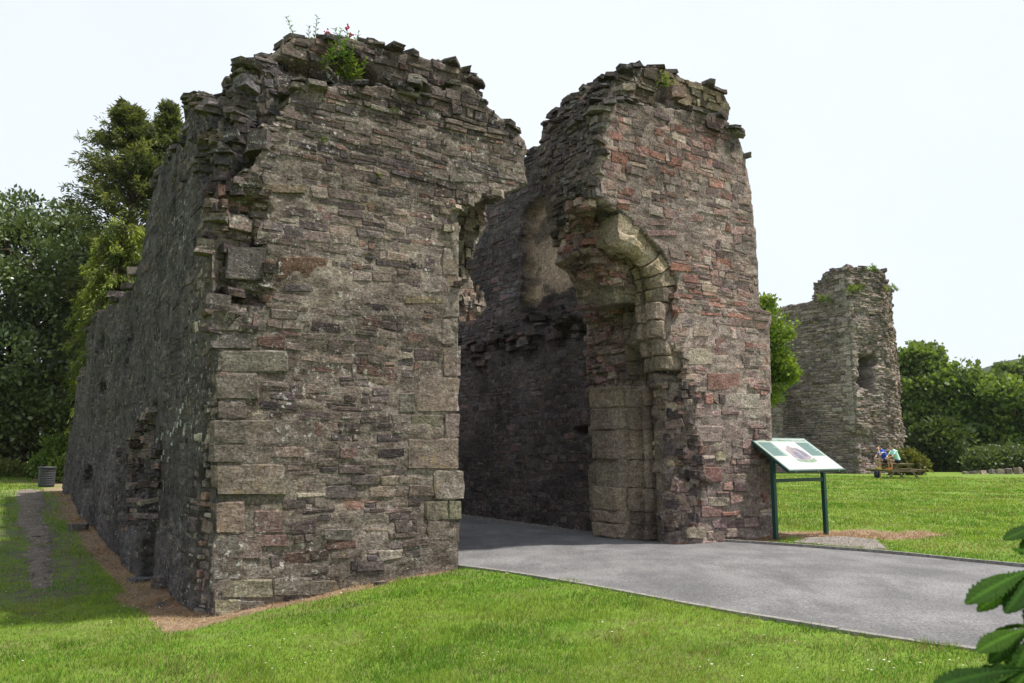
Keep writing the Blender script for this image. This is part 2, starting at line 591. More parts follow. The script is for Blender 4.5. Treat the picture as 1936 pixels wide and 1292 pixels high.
def mortar_cols(V, base, seed, var=0.3):
    n = fbm(V, (3, 3, 8), 3, seed); n2 = fbm(V, (.8, .8, .8), 2, seed + 5)
    c = np.array(base)[None, :] * (1 + var * n[:, None] + .25 * n2[:, None])
    # stones showing through the mortar
    k = smooth(.05, .3, fbm(V, (4, 4, 11), 2, seed + 33))[:, None]
    return np.clip(c * (1 - .38 * k * np.array((1.0, 1.06, 1.1))[None]), .01, 1)

def core_part(name, V, Q, col, mat, parent):
    return add(name, mesh_from(name, V, Q, mat, col, True), parent)

def bvh_of(V, Q):
    return BVHTree.FromPolygons([tuple(v) for v in V.tolist()], [tuple(f) for f in Q.tolist()])

def pocket(V, N, axis, sign, cond, ab, centre, rad, depth, power=2.0):
    """push skin inwards around a centre (a hollow where stones have fallen)"""
    q = ((V[:, ab[0]] - centre[0]) / rad[0])**2 + ((V[:, ab[1]] - centre[1]) / rad[1])**2
    q = q + 0.5 * fbm(V, (3, 3, 4), 2, 77)
    m = (1 - smooth(.55, 1.05, q)) * cond
    V[:, axis] += sign * depth * m
    return V

def tops(bvh, s_rng, t_rng, n, seed, mat, pal, dims=((.16, .48), (.14, .36), (.03, .09)), zmin=0, stack=.14, edge_out=.015):
    """loose slabs lying on the broken wall top"""
    r = random.Random(seed); out = []
    for k in range(n):
        s, t = r.uniform(*s_rng), r.uniform(*t_rng)
        h = bvh.ray_cast(Vector((s, t, 14)), Vector((0, 0, -1)), 14)
        if h[0] is None or h[1].z < .35 or h[0].z < zmin: continue
        zz = h[0].z
        for lv in range(1 + (r.random() < stack) + (r.random() < stack * .5)):
            d = [r.uniform(*dims[i]) for i in range(3)]
            V, F_ = make_slab(np.array((s + r.uniform(-edge_out, edge_out), t + r.uniform(-edge_out, edge_out), zz + d[2]*.25)), d, r.choice((0, math.pi/2)) + r.gauss(0, .3), (r.gauss(0, .09), r.gauss(0, .09)), r.random())
            out.append(dict(V=V, F=F_, col=pick(pal, r), mat=mat, n=(0, -.7, .3)))
            zz += d[2] * .8
    return out

def rubble(poly, n, bv, dims, pal, mat, seed, out=.0, tint=1.0):
    rr = random.Random(seed); res = []; poly = np.array(poly, float); lo, hi = poly.min(0), poly.max(0)
    ox, oy = world2st(0, 0)
    while n > 0:
        px, py = rr.uniform(lo[0], hi[0]), rr.uniform(lo[1], hi[1]); n -= 1
        j = len(poly)-1; ins = False
        for i in range(len(poly)):
            if (poly[i][1] > py) != (poly[j][1] > py) and px < (poly[j][0]-poly[i][0])*(py-poly[i][1])/(poly[j][1]-poly[i][1]) + poly[i][0]: ins = not ins
            j = i
        if not ins: continue
        d = ray(px, py); dl = Vector((d[0]*DX + d[1]*DY, -d[0]*DY + d[1]*DX, d[2])).normalized()
        h = bv.ray_cast(Vector((ox, oy, EYE)), dl, 60)
        if h[0] is None: continue
        dm = [rr.uniform(*x) for x in dims]
        Vv, Ff = make_slab(np.array(h[0] - h[1]*(dm[1]*.32 - out)), dm, math.atan2(h[1].y, h[1].x) + math.pi/2 + rr.gauss(0, .25), (rr.gauss(0, .12), rr.gauss(0, .1)), rr.random())
        res.append(dict(V=Vv, F=Ff, col=tuple(v*tint for v in pick(pal, rr)), mat=mat, n=tuple(h[1])))
    return res

# ------------------------------------------------------------------ gatehouse, left block
PAL_L = [(5, (.138, .11, .095)), (3, (.112, .088, .081)), (1.4, (.145, .094, .079)), (1.3, (.2, .168, .135)), (3, (.08, .063, .062))]
PAL_Q = [(3, (.215, .172, .138)), (2, (.19, .14, .115)), (1, (.23, .195, .15))]
PAL_SIDE = [(4, (.078, .067, .068)), (3, (.094, .081, .076)), (1, (.11, .085, .077)), (2, (.062, .054, .057))]  # blackened stone, darkened further so the colour carries some of the wall's shade
PAL_R = [(4, (.225, .148, .128)), (2.5, (.205, .16, .138)), (2, (.275, .22, .182)), (2.5, (.15, .104, .098)), (2.2, (.225, .118, .095))]
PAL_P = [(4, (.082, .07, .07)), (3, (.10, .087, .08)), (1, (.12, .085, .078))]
GROT = PH
gate_l = empty('gatehouse_block', (BX, BY, 0), GROT)
tag(gate_l, 'ruined left block of the stone gatehouse, with the long dark side wall', 'gatehouse')
gate_r = empty('gatehouse_block', (BX, BY, 0), GROT)
tag(gate_r, 'reddish right block of the stone gatehouse, with broken arch moulding behind the sign', 'gatehouse')
bpy.context.view_layer.update()

def PT(lst, t=0.0): return [on_t(x, y, t) for x, y in lst]

front_poly = [(-3.22, -1.0)] + PT([(400, 1165), (402, 1000), (408, 850), (411, 707), (400, 620), (398, 520), (398, 410), (425, 372), (470, 332), (490, 296), (500, 248), (530, 200), (558, 168), (650, 162), (720, 160), (800, 158), (870, 160), (892, 164), (918, 194), (945, 222), (982, 256), (996, 278), (990, 310), (1000, 350), (960, 367), (920, 377), (895, 390), (872, 408), (856, 430), (850, 452), (858, 500), (861, 560), (860, 700), (862, 800), (862, 900), (866, 960), (862, 1000), (864, 1065)]) + [(0.0, -1.0)]
back_poly = [(-3.1, 3.0)] + PT([(425, 215), (440, 178), (452, 150), (498, 124), (542, 90), (590, 98), (640, 90), (690, 100), (712, 114), (775, 124), (830, 138), (872, 158), (880, 190)], .75) + [(0.1, 6.0), (-.2, 3.0)]
side_poly = [(0.4, -1.2), (0.4, 5.3), (.7, 5.9), (1.3, 6.3), (2.1, 6.65), (2.45, 6.3), (3.0, 6.22), (4.4, 6.4), (5.1, 6.1), (5.45, 5.5), (5.6, 5.0), (6.1, 4.76), (9, 4.72), (12, 4.82), (13.75, 4.64), (13.85, 3.6), (15.2, 3.42), (15.1, 2.5), (16.2, 2.0), (16.2, .9), (15.0, .2), (15.0, -1.2)]
rear_poly = PT([(835, 380), (903, 402), (912, 428), (884, 470), (872, 520), (880, 548), (903, 570), (908, 584), (892, 602), (845, 612)], 1.45)
V, Q, N = voxelise([prism_t(front_poly, 0, 1.25), prism_t(back_poly, .4, 1.7), prism_t(rear_poly, 1.2, 1.9),
                    prism_s([(p[0], p[1]) for p in side_poly if p[0] < 3.3] + [(3.3, 6.0), (3.3, -1.2)], -3.32, -.3)], .042)
V = rough(V, N, 3, .85)
fr = (N[:, 1] < -.35).astype(float); lf = (N[:, 0] < -.35).astype(float)
# hollows at the broken upper corner
for (px, py), rad, dp in [((450, 470), (.34, .85), .08), ((452, 385), (.28, .2), .15), ((470, 455), (.16, .2), .08), ((455, 560), (.3, .14), .13), ((487, 395), (.14, .18), .12), ((440, 500), (.1, .1), .1)]:
    V = pocket(V, N, 1, 1, fr * (V[:, 1] < .4), (0, 2), on_t(px, py), rad, dp)
# upper wall behind the face has weathered back a little, stepped top
for (px, py), rad, dp in [((760, 155), (.5, .16), .2), ((600, 115), (.5, .16), .2), ((690, 110), (.4, .2), .24), ((830, 150), (.25, .14), .14), ((697, 493), (.06, .04), .09)]:
    V = pocket(V, N, 1, 1, fr * (V[:, 1] < .5), (0, 2), on_t(px, py), rad, dp)
for (px, py), rad, dp in [((390, 300), (.35, .4), .18), ((420, 240), (.5, .5), .16)]:
    tz = on_s(px, py, -3.3)
    V = pocket(V, N, 0, 1, lf, (1, 2), tz, rad, dp)
VL, QL = V, Q
sd = smooth(-3.05, -3.25, V[:, 0]) * 1.0
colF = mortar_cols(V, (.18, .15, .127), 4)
colS = mortar_cols(V, (.08, .071, .068), 5)  # side mortar: blackening, with part of the shade put into the colour
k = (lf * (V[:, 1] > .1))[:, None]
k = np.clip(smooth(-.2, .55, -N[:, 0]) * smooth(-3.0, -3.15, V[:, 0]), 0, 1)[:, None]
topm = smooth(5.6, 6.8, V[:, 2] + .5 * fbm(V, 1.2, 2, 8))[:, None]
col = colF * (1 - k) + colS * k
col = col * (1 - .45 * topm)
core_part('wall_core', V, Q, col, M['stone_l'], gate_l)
bvL = bvh_of(V, Q)

V, Q, N = voxelise([prism_s([(2.9, -1.2), (2.9, 6.0)] + [p for p in side_poly if p[0] >= 2.9], -3.32, -.4)], .065)
V[:, 0] -= .16 * (1 - smooth(.2, 2.2, V[:, 2])) * (V[:, 0] < -2)        # battered foot
V = rough(V, N, 31, 1.6)
lf = (N[:, 0] < -.3).astype(float)
for (px, py), rad, dp in [((262, 880), (.75, .8), .30), ((285, 800), (.35, .4), .22), ((270, 960), (.7, .45), .24), ((193, 650), (.4, .18), .28), ((190, 735), (.5, .18), .3), ((240, 640), (.22, .3), .26), ((235, 690), (.2, .2), .2), ((170, 905), (.8, .3), .25), ((330, 345), (.2, .14), .25)]:
    V = pocket(V, N, 0, 1, lf, (1, 2), on_s(px, py, -3.35), rad, dp)
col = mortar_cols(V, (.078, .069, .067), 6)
t_s, z_s = V[:, 1], V[:, 2]
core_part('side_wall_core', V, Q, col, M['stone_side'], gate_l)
bvS = bvh_of(V, Q)

F_FRONT = Face((0, 0, 0), (1, 0, 0), (0, -1, 0), 3.0)
F_SIDE = Face((-3.3, 0, 0), (0, -1, 0), (-1, 0, 0), 3.0)        # u = -t
items = []
def R2(x0, y0, x1, y1, t=0.0):
    """photo rectangle on the front plane -> stone corners"""
    return [on_t(x0, y1, t), on_t(x1, y1, t), on_t(x1, y0, t), on_t(x0, y0, t)]
big = [  # x0,y0,x1,y1, protrusion, palette/colour
    (418, 663, 543, 704, .035, (.2, .175, .145)), (409, 707, 487, 755, .04, (.19, .16, .135)), (411, 758, 466, 792, .03, (.18, .15, .13)),
    (403, 795, 517, 839, .04, (.19, .16, .135)), (402, 841, 462, 875, .03, (.17, .14, .12)), (409, 879, 538, 936, .05, (.205, .165, .135)),
    (407, 950, 462, 1008, .045, (.2, .15, .125)), (407, 1011, 448, 1056, .03, (.17, .15, .135)), (450, 1009, 494, 1057, .02, (.18, .135, .118)),
    (402, 1058, 453, 1096, .035, (.16, .145, .13)), (418, 1097, 516, 1131, .03, (.19, .17, .12)), (404, 1134, 455, 1167, .045, (.2, .18, .12)),
    (480, 966, 538, 1008, .02, (.18, .125, .11)), (489, 1011, 543, 1034, .02, (.18, .12, .105)), (517, 1094, 592, 1127, .015, (.17, .15, .12)),
    (524, 487, 619, 528, .022, (.135, .085, .06)), (429, 467, 500, 529, .05, (.115, .10, .092)), (398, 588, 501, 626, .05, (.135, .115, .1)),
    (399, 630, 475, 660, .05, (.12, .105, .095)), (478, 348, 577, 366, .03, (.16, .125, .085)), (500, 240, 542, 270, .04, (.15, .12, .10)),
    (789, 714, 864, 779, .02, (.225, .175, .145)), (754, 743, 785, 780, .012, (.18, .16, .135)), (840, 782, 862, 828, .03, (.21, .165, .145)),
    (777, 784, 836, 829, .01, (.18, .16, .12)), (771, 831, 866, 887, .03, (.215, .17, .14)), (823, 890, 868, 944, .04, (.235, .2, .17)),
    (805, 948, 847, 983, .03, (.2, .175, .13)), (848, 946, 872, 983, .05, (.19, .175, .12)), (808, 986, 850, 1022, .02, (.2, .165, .135)),
    (851, 985, 862, 1026, .01, (.2, .15, .135)), (809, 1029, 866, 1071, .035, (.215, .17, .15)), (528, 799, 607, 825, .03, (.125, .078, .07)),
    (797, 523, 840, 553, .012, (.22, .185, .16)), (766, 553, 840, 575, .012, (.165, .13, .085)), (838, 470, 858, 520, .015, (.2, .165, .14)),
    (842, 545, 860, 600, .02, (.2, .165, .145)), (836, 602, 860, 652, .02, (.215, .175, .15)), (838, 656, 862, 712, .015, (.215, .17, .15)),
    (660, 538, 726, 568, .008, (.135, .12, .115)), (728, 545, 754, 568, .008, (.125, .112, .112)), (537, 537, 594, 552, .012, (.095, .08, .08)),
    (850, 330, 905, 345, .02, (.19, .165, .135)), (640, 880, 692, 896, .02, (.13, .1, .09)), (664, 898, 716, 918, .02, (.11, .09, .085)),
    (612, 1000, 666, 1022, .012, (.15, .13, .115)), (690, 1000, 735, 1024, .012, (.15, .12, .095)),
    (585, 1098, 636, 1126, .01, (.19, .165, .13)), (640, 1090, 700, 1112, .01, (.18, .155, .12)),
    (704, 1076, 770, 1098, .01, (.17, .15, .115)), (455, 1136, 500, 1158, .01, (.16, .14, .115)),
]
man = []
for i, (x0, y0, x1, y1, p, c) in enumerate(big):
    if x1 > 855: x1 += (6, 1, 9, 3, 0, 7)[i % 6]
    q = R2(x0, y0, x1, y1)
    us = [a[0] for a in q]; zs = [a[1] for a in q]
    man.append((min(us) - .02, min(zs) - .02, max(us) + .02, max(zs) + .02))
    c = tuple(v*.86 for v in c)
    g = make_stone(F_FRONT, q, bvL, p*.35, 500 + i, .012, .007, .2 if x0 < 420 else .14, 9, depth=0.0)
    if g: items.append(dict(V=g[0], F=g[1], col=c, mat=M['stone_jamb'] if c[0] > .16 else M['stone_l'], n=(0, -1, 0), keep=True, name='quoin' if (x0 < 420 or x1 > 835) else 'stone'))
r = random.Random(21)
def free(q):
    cu, cz = (q[0]+q[2])/2, (q[1]+q[3])/2
    return not any(a[0] - .5*(q[2]-q[0])*.8 < cu < a[2] + .5*(q[2]-q[0])*.8 and a[1] - .02 < cz < a[3] + .02 for a in man)
def bury(u, z, sd=0):
    return math.sin(u*2.1 + 1.3*math.sin(z*1.7 + sd)) * math.sin(z*1.9 + 1.1*math.sin(u*2.7 - sd)) + r.uniform(-.6, .6) > .42 + .12*z*(sd == 0)
for q in courses(-3.2, 1.3, -.35, 7.3, (.075, .16), (.13, .44), 5, .02, .012, .97):
    if not free(q): continue
    zc, uc = (q[1]+q[3])/2, (q[0]+q[2])/2
    up = zc > 5.3
    edge = uc < -2.5 or uc > -.55 or zc < .7
    pr = r.uniform(-.001, .011) - (.02 if bury(uc, zc) else 0) + (r.uniform(0, .008) if (up or edge) else 0)
    if zc > 6.2: pr = r.uniform(.0, .045)
    g = make_stone(F_FRONT, q, bvL, pr, r.random(), r.uniform(.006, .012), .004, .12, .1, jit=.2, tl=.006)
    if not g: continue
    c = pick(PAL_L, r)
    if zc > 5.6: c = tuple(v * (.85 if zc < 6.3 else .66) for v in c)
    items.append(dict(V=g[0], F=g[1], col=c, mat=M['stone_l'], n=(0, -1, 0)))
items += rubble([(398, 345), (500, 330), (505, 400), (500, 600), (480, 622), (402, 622)], 150, bvL, ((.12, .36), (.14, .3), (.05, .15)), PAL_L, M['stone_l'], 31, 0.0, .85)
items += rubble([(345, 195), (400, 165), (480, 120), (540, 110), (520, 200), (490, 300), (420, 350), (385, 330), (340, 260)], 240, bvL, ((.14, .4), (.14, .3), (.05, .14)), PAL_SIDE, M['stone_side'], 32, .02, 1.15)
# side wall (front part on its own core, then the long run)
for bv, u0, u1, ztop, sd_ in ((bvL, -3.0, .02, 7.2, 61), (bvS, -16.2, -3.0, 6.6, 62)):
    for q in courses(u0, u1, -.6, ztop, (.06, .15), (.12, .45), sd_, .025, .015, .95):
        uc, zc = (q[0]+q[2])/2, (q[1]+q[3])/2
        nb_ = uc > -.75
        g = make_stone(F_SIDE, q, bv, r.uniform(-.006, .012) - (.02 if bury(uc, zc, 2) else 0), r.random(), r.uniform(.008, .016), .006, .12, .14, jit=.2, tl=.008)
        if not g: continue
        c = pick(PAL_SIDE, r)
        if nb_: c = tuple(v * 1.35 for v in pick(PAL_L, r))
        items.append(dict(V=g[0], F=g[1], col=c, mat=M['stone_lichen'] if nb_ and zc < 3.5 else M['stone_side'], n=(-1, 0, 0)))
# projecting broken quoins on the upper corner and torn courses on the side wall
for (px, py, w, h, out) in [(424, 420, .32, .17, .04), (440, 340, .3, .08, .1), (478, 262, .3, .26, .08), (420, 548, .34, .1, .04), (386, 575, .2, .24, .06), (410, 470, .3, .1, .02)]:
    s_, z_ = on_t(px, py)
    Vv, Ff = make_slab(np.array((s_ + .16, .24 - out*.7, z_)), (w*1.4, .5, h), r.gauss(0, .08), (r.gauss(0, .05), r.gauss(0, .05)), px*1.7)
    items.append(dict(V=Vv, F=Ff, col=pick(PAL_L, r), mat=M['stone_l'], n=(0, -1, 0), keep=True))
for (px, py, w, h, out) in [(285, 775, .5, .1, .12), (262, 800, .6, .1, .1), (188, 660, .5, .14, .14), (187, 725, .7, .12, .16), (178, 635, .4, .1, .14), (240, 655, .3, .16, .1), (215, 850, .6, .3, .06), (235, 900, .4, .5, .04), (163, 905, .5, .35, .1), (292, 345, .3, .14, .12), (352, 335, .3, .12, .1), (318, 300, .35, .16, .12), (265, 985, .5, .16, .08), (310, 870, .5, .3, .02), (185, 790, .8, .1, .1), (215, 760, .5, .1, .1)]:
    t_, z_ = on_s(px, py, -3.3)
    Vv, Ff = make_slab(np.array((-3.3 + .22 - out*.6, t_, z_)), (.45, w, h), r.gauss(0, .08), (r.gauss(0, .05), r.gauss(0, .05)), px*2.7)
    items.append(dict(V=Vv, F=Ff, col=pick(PAL_SIDE, r), mat=M['stone_side'], n=(-1, 0, 0), keep=True))
# thick white lichen blotches on the side wall
for (px, py, w, h) in [(353, 812, .06, .2), (347, 800, .05, .14), (340, 804, .06, .2), (333, 815, .06, .18), (327, 822, .05, .14), (322, 818, .05, .1), (310, 826, .05, .16), (304, 833, .04, .1), (322, 869, .06, .14), (308, 866, .06, .18), (312, 856, .04, .12), (342, 790, .03, .08), (347, 778, .03, .08), (351, 768, .03, .08), (330, 840, .03, .08)]:
    t_, z_ = on_s(px, py, -3.3)
    bv_ = bvL if t_ < 2.95 else bvS
    d_ = F_SIDE.depth(bv_, -t_, z_)
    if d_ is None: continue
    Vv, Ff = make_slab(np.array((-3.3 - d_ - .012, t_, z_)), (.03, w*r.uniform(.5, 1.2), h*r.uniform(.3, .9)), 0, (r.uniform(.0, .7), 0), px*1.1)
    items.append(dict(V=Vv, F=Ff, col=shade((.42, .43, .41), r, .7, 1.2), mat=M['stone_lichen'], n=(-1, 0, 0), keep=True, name='lichen_patch'))
# block hanging over the side wall at the broken shoulder
for (px, py, dd) in [(366, 196, (.5, .6, .16)), (362, 222, (.42, .5, .24)), (372, 190, (.5, .4, .1)), (345, 262, (.3, .4, .2)), (330, 284, (.3, .35, .14)), (385, 240, (.3, .5, .14))]:
    t_, z_ = on_s(px, py, -3.2)
    Vv, Ff = make_slab(np.array((-3.12, t_, z_)), dd, r.gauss(0, .1), (r.gauss(0, .06), r.gauss(0, .06)), px*3.1)
    items.append(dict(V=Vv, F=Ff, col=tuple(v*.7 for v in pick(PAL_SIDE, r)), mat=M['stone_side'], n=(-1, 0, 0), keep=True))
items += rubble([(846, 400), (900, 375), (1000, 345), (1000, 360), (915, 420), (890, 480), (908, 560), (908, 605), (866, 612), (856, 450)], 160, bvL, ((.12, .34), (.14, .3), (.06, .16)), PAL_Q + PAL_L, M['stone_jamb'], 35, .03)
# torn end of the rear arch, seen through the gate
for (px, py, w, h) in [(893, 572, .5, .16), (890, 588, .4, .14), (880, 556, .4, .1), (878, 520, .3, .2), (880, 495, .3, .16), (884, 462, .35, .12), (893, 440, .4, .1), (899, 425, .45, .1), (885, 405, .5, .1), (876, 540, .3, .1), (868, 470, .2, .2)]:
    s_, z_ = on_t(px, py, 1.3)
    Vv, Ff = make_slab(np.array((s_ - w*.35, 1.4, z_)), (w, .5, h), r.gauss(0, .12), (r.gauss(0, .06), r.gauss(0, .1)), px*1.3)
    items.append(dict(V=Vv, F=Ff, col=tuple(v*1.05 for v in pick(PAL_Q, r)), mat=M['stone_jamb'], n=(0, -1, 0), keep=True))
PAL_TOP = [(3, (.07, .06, .058)), (3, (.095, .083, .075)), (1, (.13, .115, .095)), (1, (.10, .075, .066))]
items += tops(bvL, (-3.3, 1.2), (0, 2.4), 420, 91, M['stone_l'], PAL_TOP, zmin=5.2)
items += tops(bvL, (-3.4, -2.6), (0.1, 3.2), 90, 95, M['stone_l'], PAL_TOP, zmin=4.6)
items += tops(bvS, (-3.4, -1.5), (3, 16.2), 170, 92, M['stone_side'], PAL_TOP, ((.25, .6), (.2, .5), (.06, .14)), zmin=1.5)
nL = place_stones(items + rubble([(215, 860), (250, 800), (290, 770), (300, 860), (290, 1000), (240, 1000), (215, 930)], 160, bvS, ((.2, .5), (.16, .3), (.05, .13)), PAL_SIDE + PAL_L, M['stone_side'], 33, .0, 1.15), gate_l)

# ------------------------------------------------------------------ gatehouse, right block
fr_poly = [on_t(1310, 1018)] + PT([(1322, 900), (1306, 800), (1288, 745), (1300, 705), (1286, 668), (1252, 640), (1262, 600), (1286, 560), (1282, 532), (1252, 478), (1208, 428), (1164, 394), (1125, 376), (1124, 330), (1136, 262), (1138, 212), (1160, 192), (1230, 200), (1300, 208), (1345, 212), (1372, 224), (1398, 258), (1412, 300), (1420, 360), (1430, 450), (1438, 550), (1440, 584), (1456, 588), (1460, 604), (1456, 618), (1442, 622), (1444, 700), (1450, 850), (1460, 1015)]) + [(6.72, -1.0), (4.65, -1.0)]
fr_low = [(4.42, 0.10), (6.7, .06), (6.7, 2.75), (4.6, 2.75), (4.6, 2.2), (4.16, 1.98), (4.12, 1.32), (4.34, 1.14), (4.5, .98), (4.5, .74), (4.36, .6), (4.34, .28)]
fr_up = [(4.3, 0.25), (6.6, .1), (6.6, 2.75), (4.6, 2.75), (4.42, 2.3), (4.35, 1.9), (4.38, 1.3), (4.5, 1.1), (4.56, .86), (4.28, .62), (4.12, .3)]
arch_in = PT([(1086, 486), (1100, 455), (1094, 395), (1108, 372), (1130, 376), (1200, 428), (1250, 480), (1282, 545), (1282, 580), (1135, 580), (1132, 545), (1112, 505)], 1.0)
top_poly = PT([(1112, 400), (1098, 300), (1108, 212), (1142, 158), (1182, 138), (1226, 137), (1262, 153), (1302, 164), (1350, 184), (1366, 212)], .6) + [(5.9, 7.0), (5.9, 5.5), (3.0, 5.5)]
top_back = PT([(1088, 420), (1062, 330), (1058, 268), (1066, 218), (1090, 194), (1140, 164)], 1.4) + [(4.9, 9.0), (5.2, 5.4), (3.2, 5.4)]
pas_poly = [(1.0, -1.0), (1.0, 7.6), (2.2, 8.3), (3.2, 8.45), (4.0, 8.5), (4.8, 8.4), (6.0, 8.3), (8, 8.0), (11, 7.0), (15, 6.0), (15, -1.0)]
V, Q, N = voxelise([prism_t(fr_poly, 0, .9), prism_t(top_poly, .35, 1.8), prism_t(top_back, 1.0, 2.1), prism_t(arch_in, .62, 1.65),
                    prism_z(fr_low, -1.0, 2.75), prism_z(fr_up, 2.7, 4.42), prism_z([(4.05, 1.3), (5, 1.3), (5, 2.4), (4.3, 2.4)], 4.05, 4.5)], .045)
V = rough(V, N, 51, .75)
# the jamb recess behind the torn front edge, softer and more hollow under the arch
for (px, py), rad, dp in [((1270, 690), (.16, .12), .2), ((1300, 745), (.16, .1), .25), ((1240, 800), (.3, .4), .06), ((1300, 880), (.2, .25), .14)]:
    V = pocket(V, N, 1, 1, (N[:, 1] < -.2).astype(float) * (V[:, 1] < .6), (0, 2), on_t(px, py), rad, dp)
col = mortar_cols(V, (.235, .19, .165), 52)
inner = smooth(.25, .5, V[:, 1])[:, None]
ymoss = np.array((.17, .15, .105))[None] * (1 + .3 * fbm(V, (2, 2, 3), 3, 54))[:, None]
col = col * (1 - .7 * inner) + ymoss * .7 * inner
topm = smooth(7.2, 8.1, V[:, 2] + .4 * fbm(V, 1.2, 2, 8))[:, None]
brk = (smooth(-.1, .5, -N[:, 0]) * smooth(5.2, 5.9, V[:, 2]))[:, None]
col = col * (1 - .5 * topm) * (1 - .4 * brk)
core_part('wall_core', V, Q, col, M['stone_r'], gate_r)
bvR = bvh_of(V, Q)
V, Q, N = voxelise([prism_s(pas_poly, 4.6, 6.55)], .05)
V = rough(V, N, 71, 1.1)
lf = (N[:, 0] < -.3).astype(float)
# tall plastered recess and the torn ledge under it
e1 = .16 * fbm(V, (1.6, 1.6, 2.2), 3, 3); e2 = .22 * fbm(V, (2.2, 2.2, 2.2), 3, 9)
m = (smooth(3.02, 3.09, V[:, 1]) * (1 - smooth(5.02, 5.09, V[:, 1] + e1)) * smooth(4.62, 4.7, V[:, 2] + e2) * (1 - smooth(7.3, 7.4, V[:, 2] + .35 * ((V[:, 1]-4.1))**2 + e1))) * lf
V[:, 0] += .34 * m
for (px, py), rad, dp in [((1030, 600), (.8, .25), .2), ((940, 655), (1.6, .16), .14), ((1105, 815), (.3, .09), .3), ((1085, 625), (.5, .3), .2)]:
    V = pocket(V, N, 0, 1, lf, (1, 2), on_s(px, py, 4.6), rad, dp)
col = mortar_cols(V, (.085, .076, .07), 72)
pl = (m * smooth(4.98, 5.06, V[:, 2] + .3 * fbm(V, 2, 3, 12)) * (.35 + .65*smooth(-.32, -.26, fbm(V, (1.5, 1.5, 1.5), 3, 19))))[:, None]
pcol = np.array((.40, .315, .22))[None] * (1 + .35 * fbm(V, (1.6, 1.6, 1.6), 3, 15))[:, None]
col = col * (1 - pl) + pcol * pl
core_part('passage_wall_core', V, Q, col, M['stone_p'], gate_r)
bvP = bvh_of(V, Q)
plast = lambda t, z: 2.95 < t < 5.15 and 4.9 < z < 7.4

items = []; man = []
bigR = [(1370, 744, 1436, 773, .02, (.27, .235, .195)), (1336, 706, 1398, 738, .015, (.19, .11, .09)), (1352, 640, 1400, 672, .015, (.175, .105, .095)),
        (1300, 660, 1345, 690, .02, (.25, .215, .165)), (1286, 655, 1300, 668, .02, (.2, .16, .13)), (1175, 158, 1200, 172, .04, (.2, .17, .13)), (1270, 160, 1298, 184, .02, (.16, .11, .085)),
        (1404, 770, 1434, 792, .015, (.24, .205, .17)), (1312, 770, 1346, 790, .03, (.2, .15, .13)), (1316, 806, 1364, 836, .045, (.23, .18, .16)), (1366, 800, 1404, 830, .02, (.2, .145, .13)),
        (1352, 836, 1372, 872, .025, (.27, .235, .16)), (1320, 884, 1362, 912, .06, (.19, .105, .095)), (1408, 902, 1448, 936, .03, (.2, .145, .13)), (1336, 918, 1346, 940, .02, (.24, .19, .16)),
        (1338, 940, 1378, 958, .03, (.235, .2, .155)), (1364, 896, 1424, 908, .02, (.22, .18, .14)), (1408, 946, 1434, 976, .02, (.19, .145, .13)), (1325, 958, 1364, 978, .02, (.19, .12, .108)),
        (1297, 998, 1332, 1018, .04, (.22, .19, .14)), (1374, 1000, 1412, 1016, .02, (.2, .155, .13)), (1300, 405, 1330, 420, .01, (.19, .12, .105)), (1140, 345, 1165, 360, .02, (.2, .14, .115)),
        (1196, 415, 1290, 427, .015, (.17, .115, .105)), (1222, 436, 1280, 447, .012, (.17, .11, .1)), (1215, 330, 1240, 352, .012, (.19, .12, .1)), (1186, 332, 1212, 354, .012, (.24, .205, .17)), (1290, 600, 1330, 618, .01, (.17, .14, .13))]
for i, (x0, y0, x1, y1, p, c) in enumerate(bigR):
    q = R2(x0, y0, x1, y1); us = [a[0] for a in q]; zs = [a[1] for a in q]
    man.append((min(us) - .02, min(zs) - .02, max(us) + .02, max(zs) + .02))
    g = make_stone(F_FRONT, q, bvR, p*.6, 900 + i, .012, .008, .16, 9, depth=0.0)
    if g: items.append(dict(V=g[0], F=g[1], col=c, mat=M['stone_r'], n=(0, -1, 0), keep=True))
for q in courses(2.4, 6.8, -.1, 8.6, (.075, .185), (.14, .48), 15, .016, .013, .98):
    if not free(q): continue
    zc, uc = (q[1]+q[3])/2, (q[0]+q[2])/2
    pr = r.uniform(.001, .014) - (.014 if bury(uc, zc, 4) and r.random() < .45 else 0) if zc > 2.8 else r.uniform(.0, .036)
    if zc > 7.6: pr = r.uniform(0, .06)
    g = make_stone(F_FRONT, q, bvR, pr, r.random(), r.uniform(.006, .013), .005, .12, .2, jit=.18, tl=.008)
    if not g: continue
    dep = -np.mean([v[1] for v in g[0][:4]])
    c = pick(PAL_R, r)
    if dep < -.2: c = tuple(a*b for a, b in zip(pick(PAL_Q, r), (1, 1, .85)))
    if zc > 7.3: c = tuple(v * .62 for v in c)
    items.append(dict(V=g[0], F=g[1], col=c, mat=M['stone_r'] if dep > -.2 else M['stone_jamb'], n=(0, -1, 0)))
F_PAS = Face((4.6, 0, 0), (0, -1, 0), (-1, 0, 0), 2.6)
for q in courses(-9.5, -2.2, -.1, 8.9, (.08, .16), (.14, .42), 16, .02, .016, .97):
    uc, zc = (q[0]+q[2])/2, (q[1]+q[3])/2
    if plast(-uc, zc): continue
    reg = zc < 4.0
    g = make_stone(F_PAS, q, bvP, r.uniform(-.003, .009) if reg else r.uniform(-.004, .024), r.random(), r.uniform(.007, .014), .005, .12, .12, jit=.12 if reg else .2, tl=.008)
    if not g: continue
    items.append(dict(V=g[0], F=g[1], col=pick(PAL_P, r), mat=M['stone_p'], n=(-1, 0, 0)))
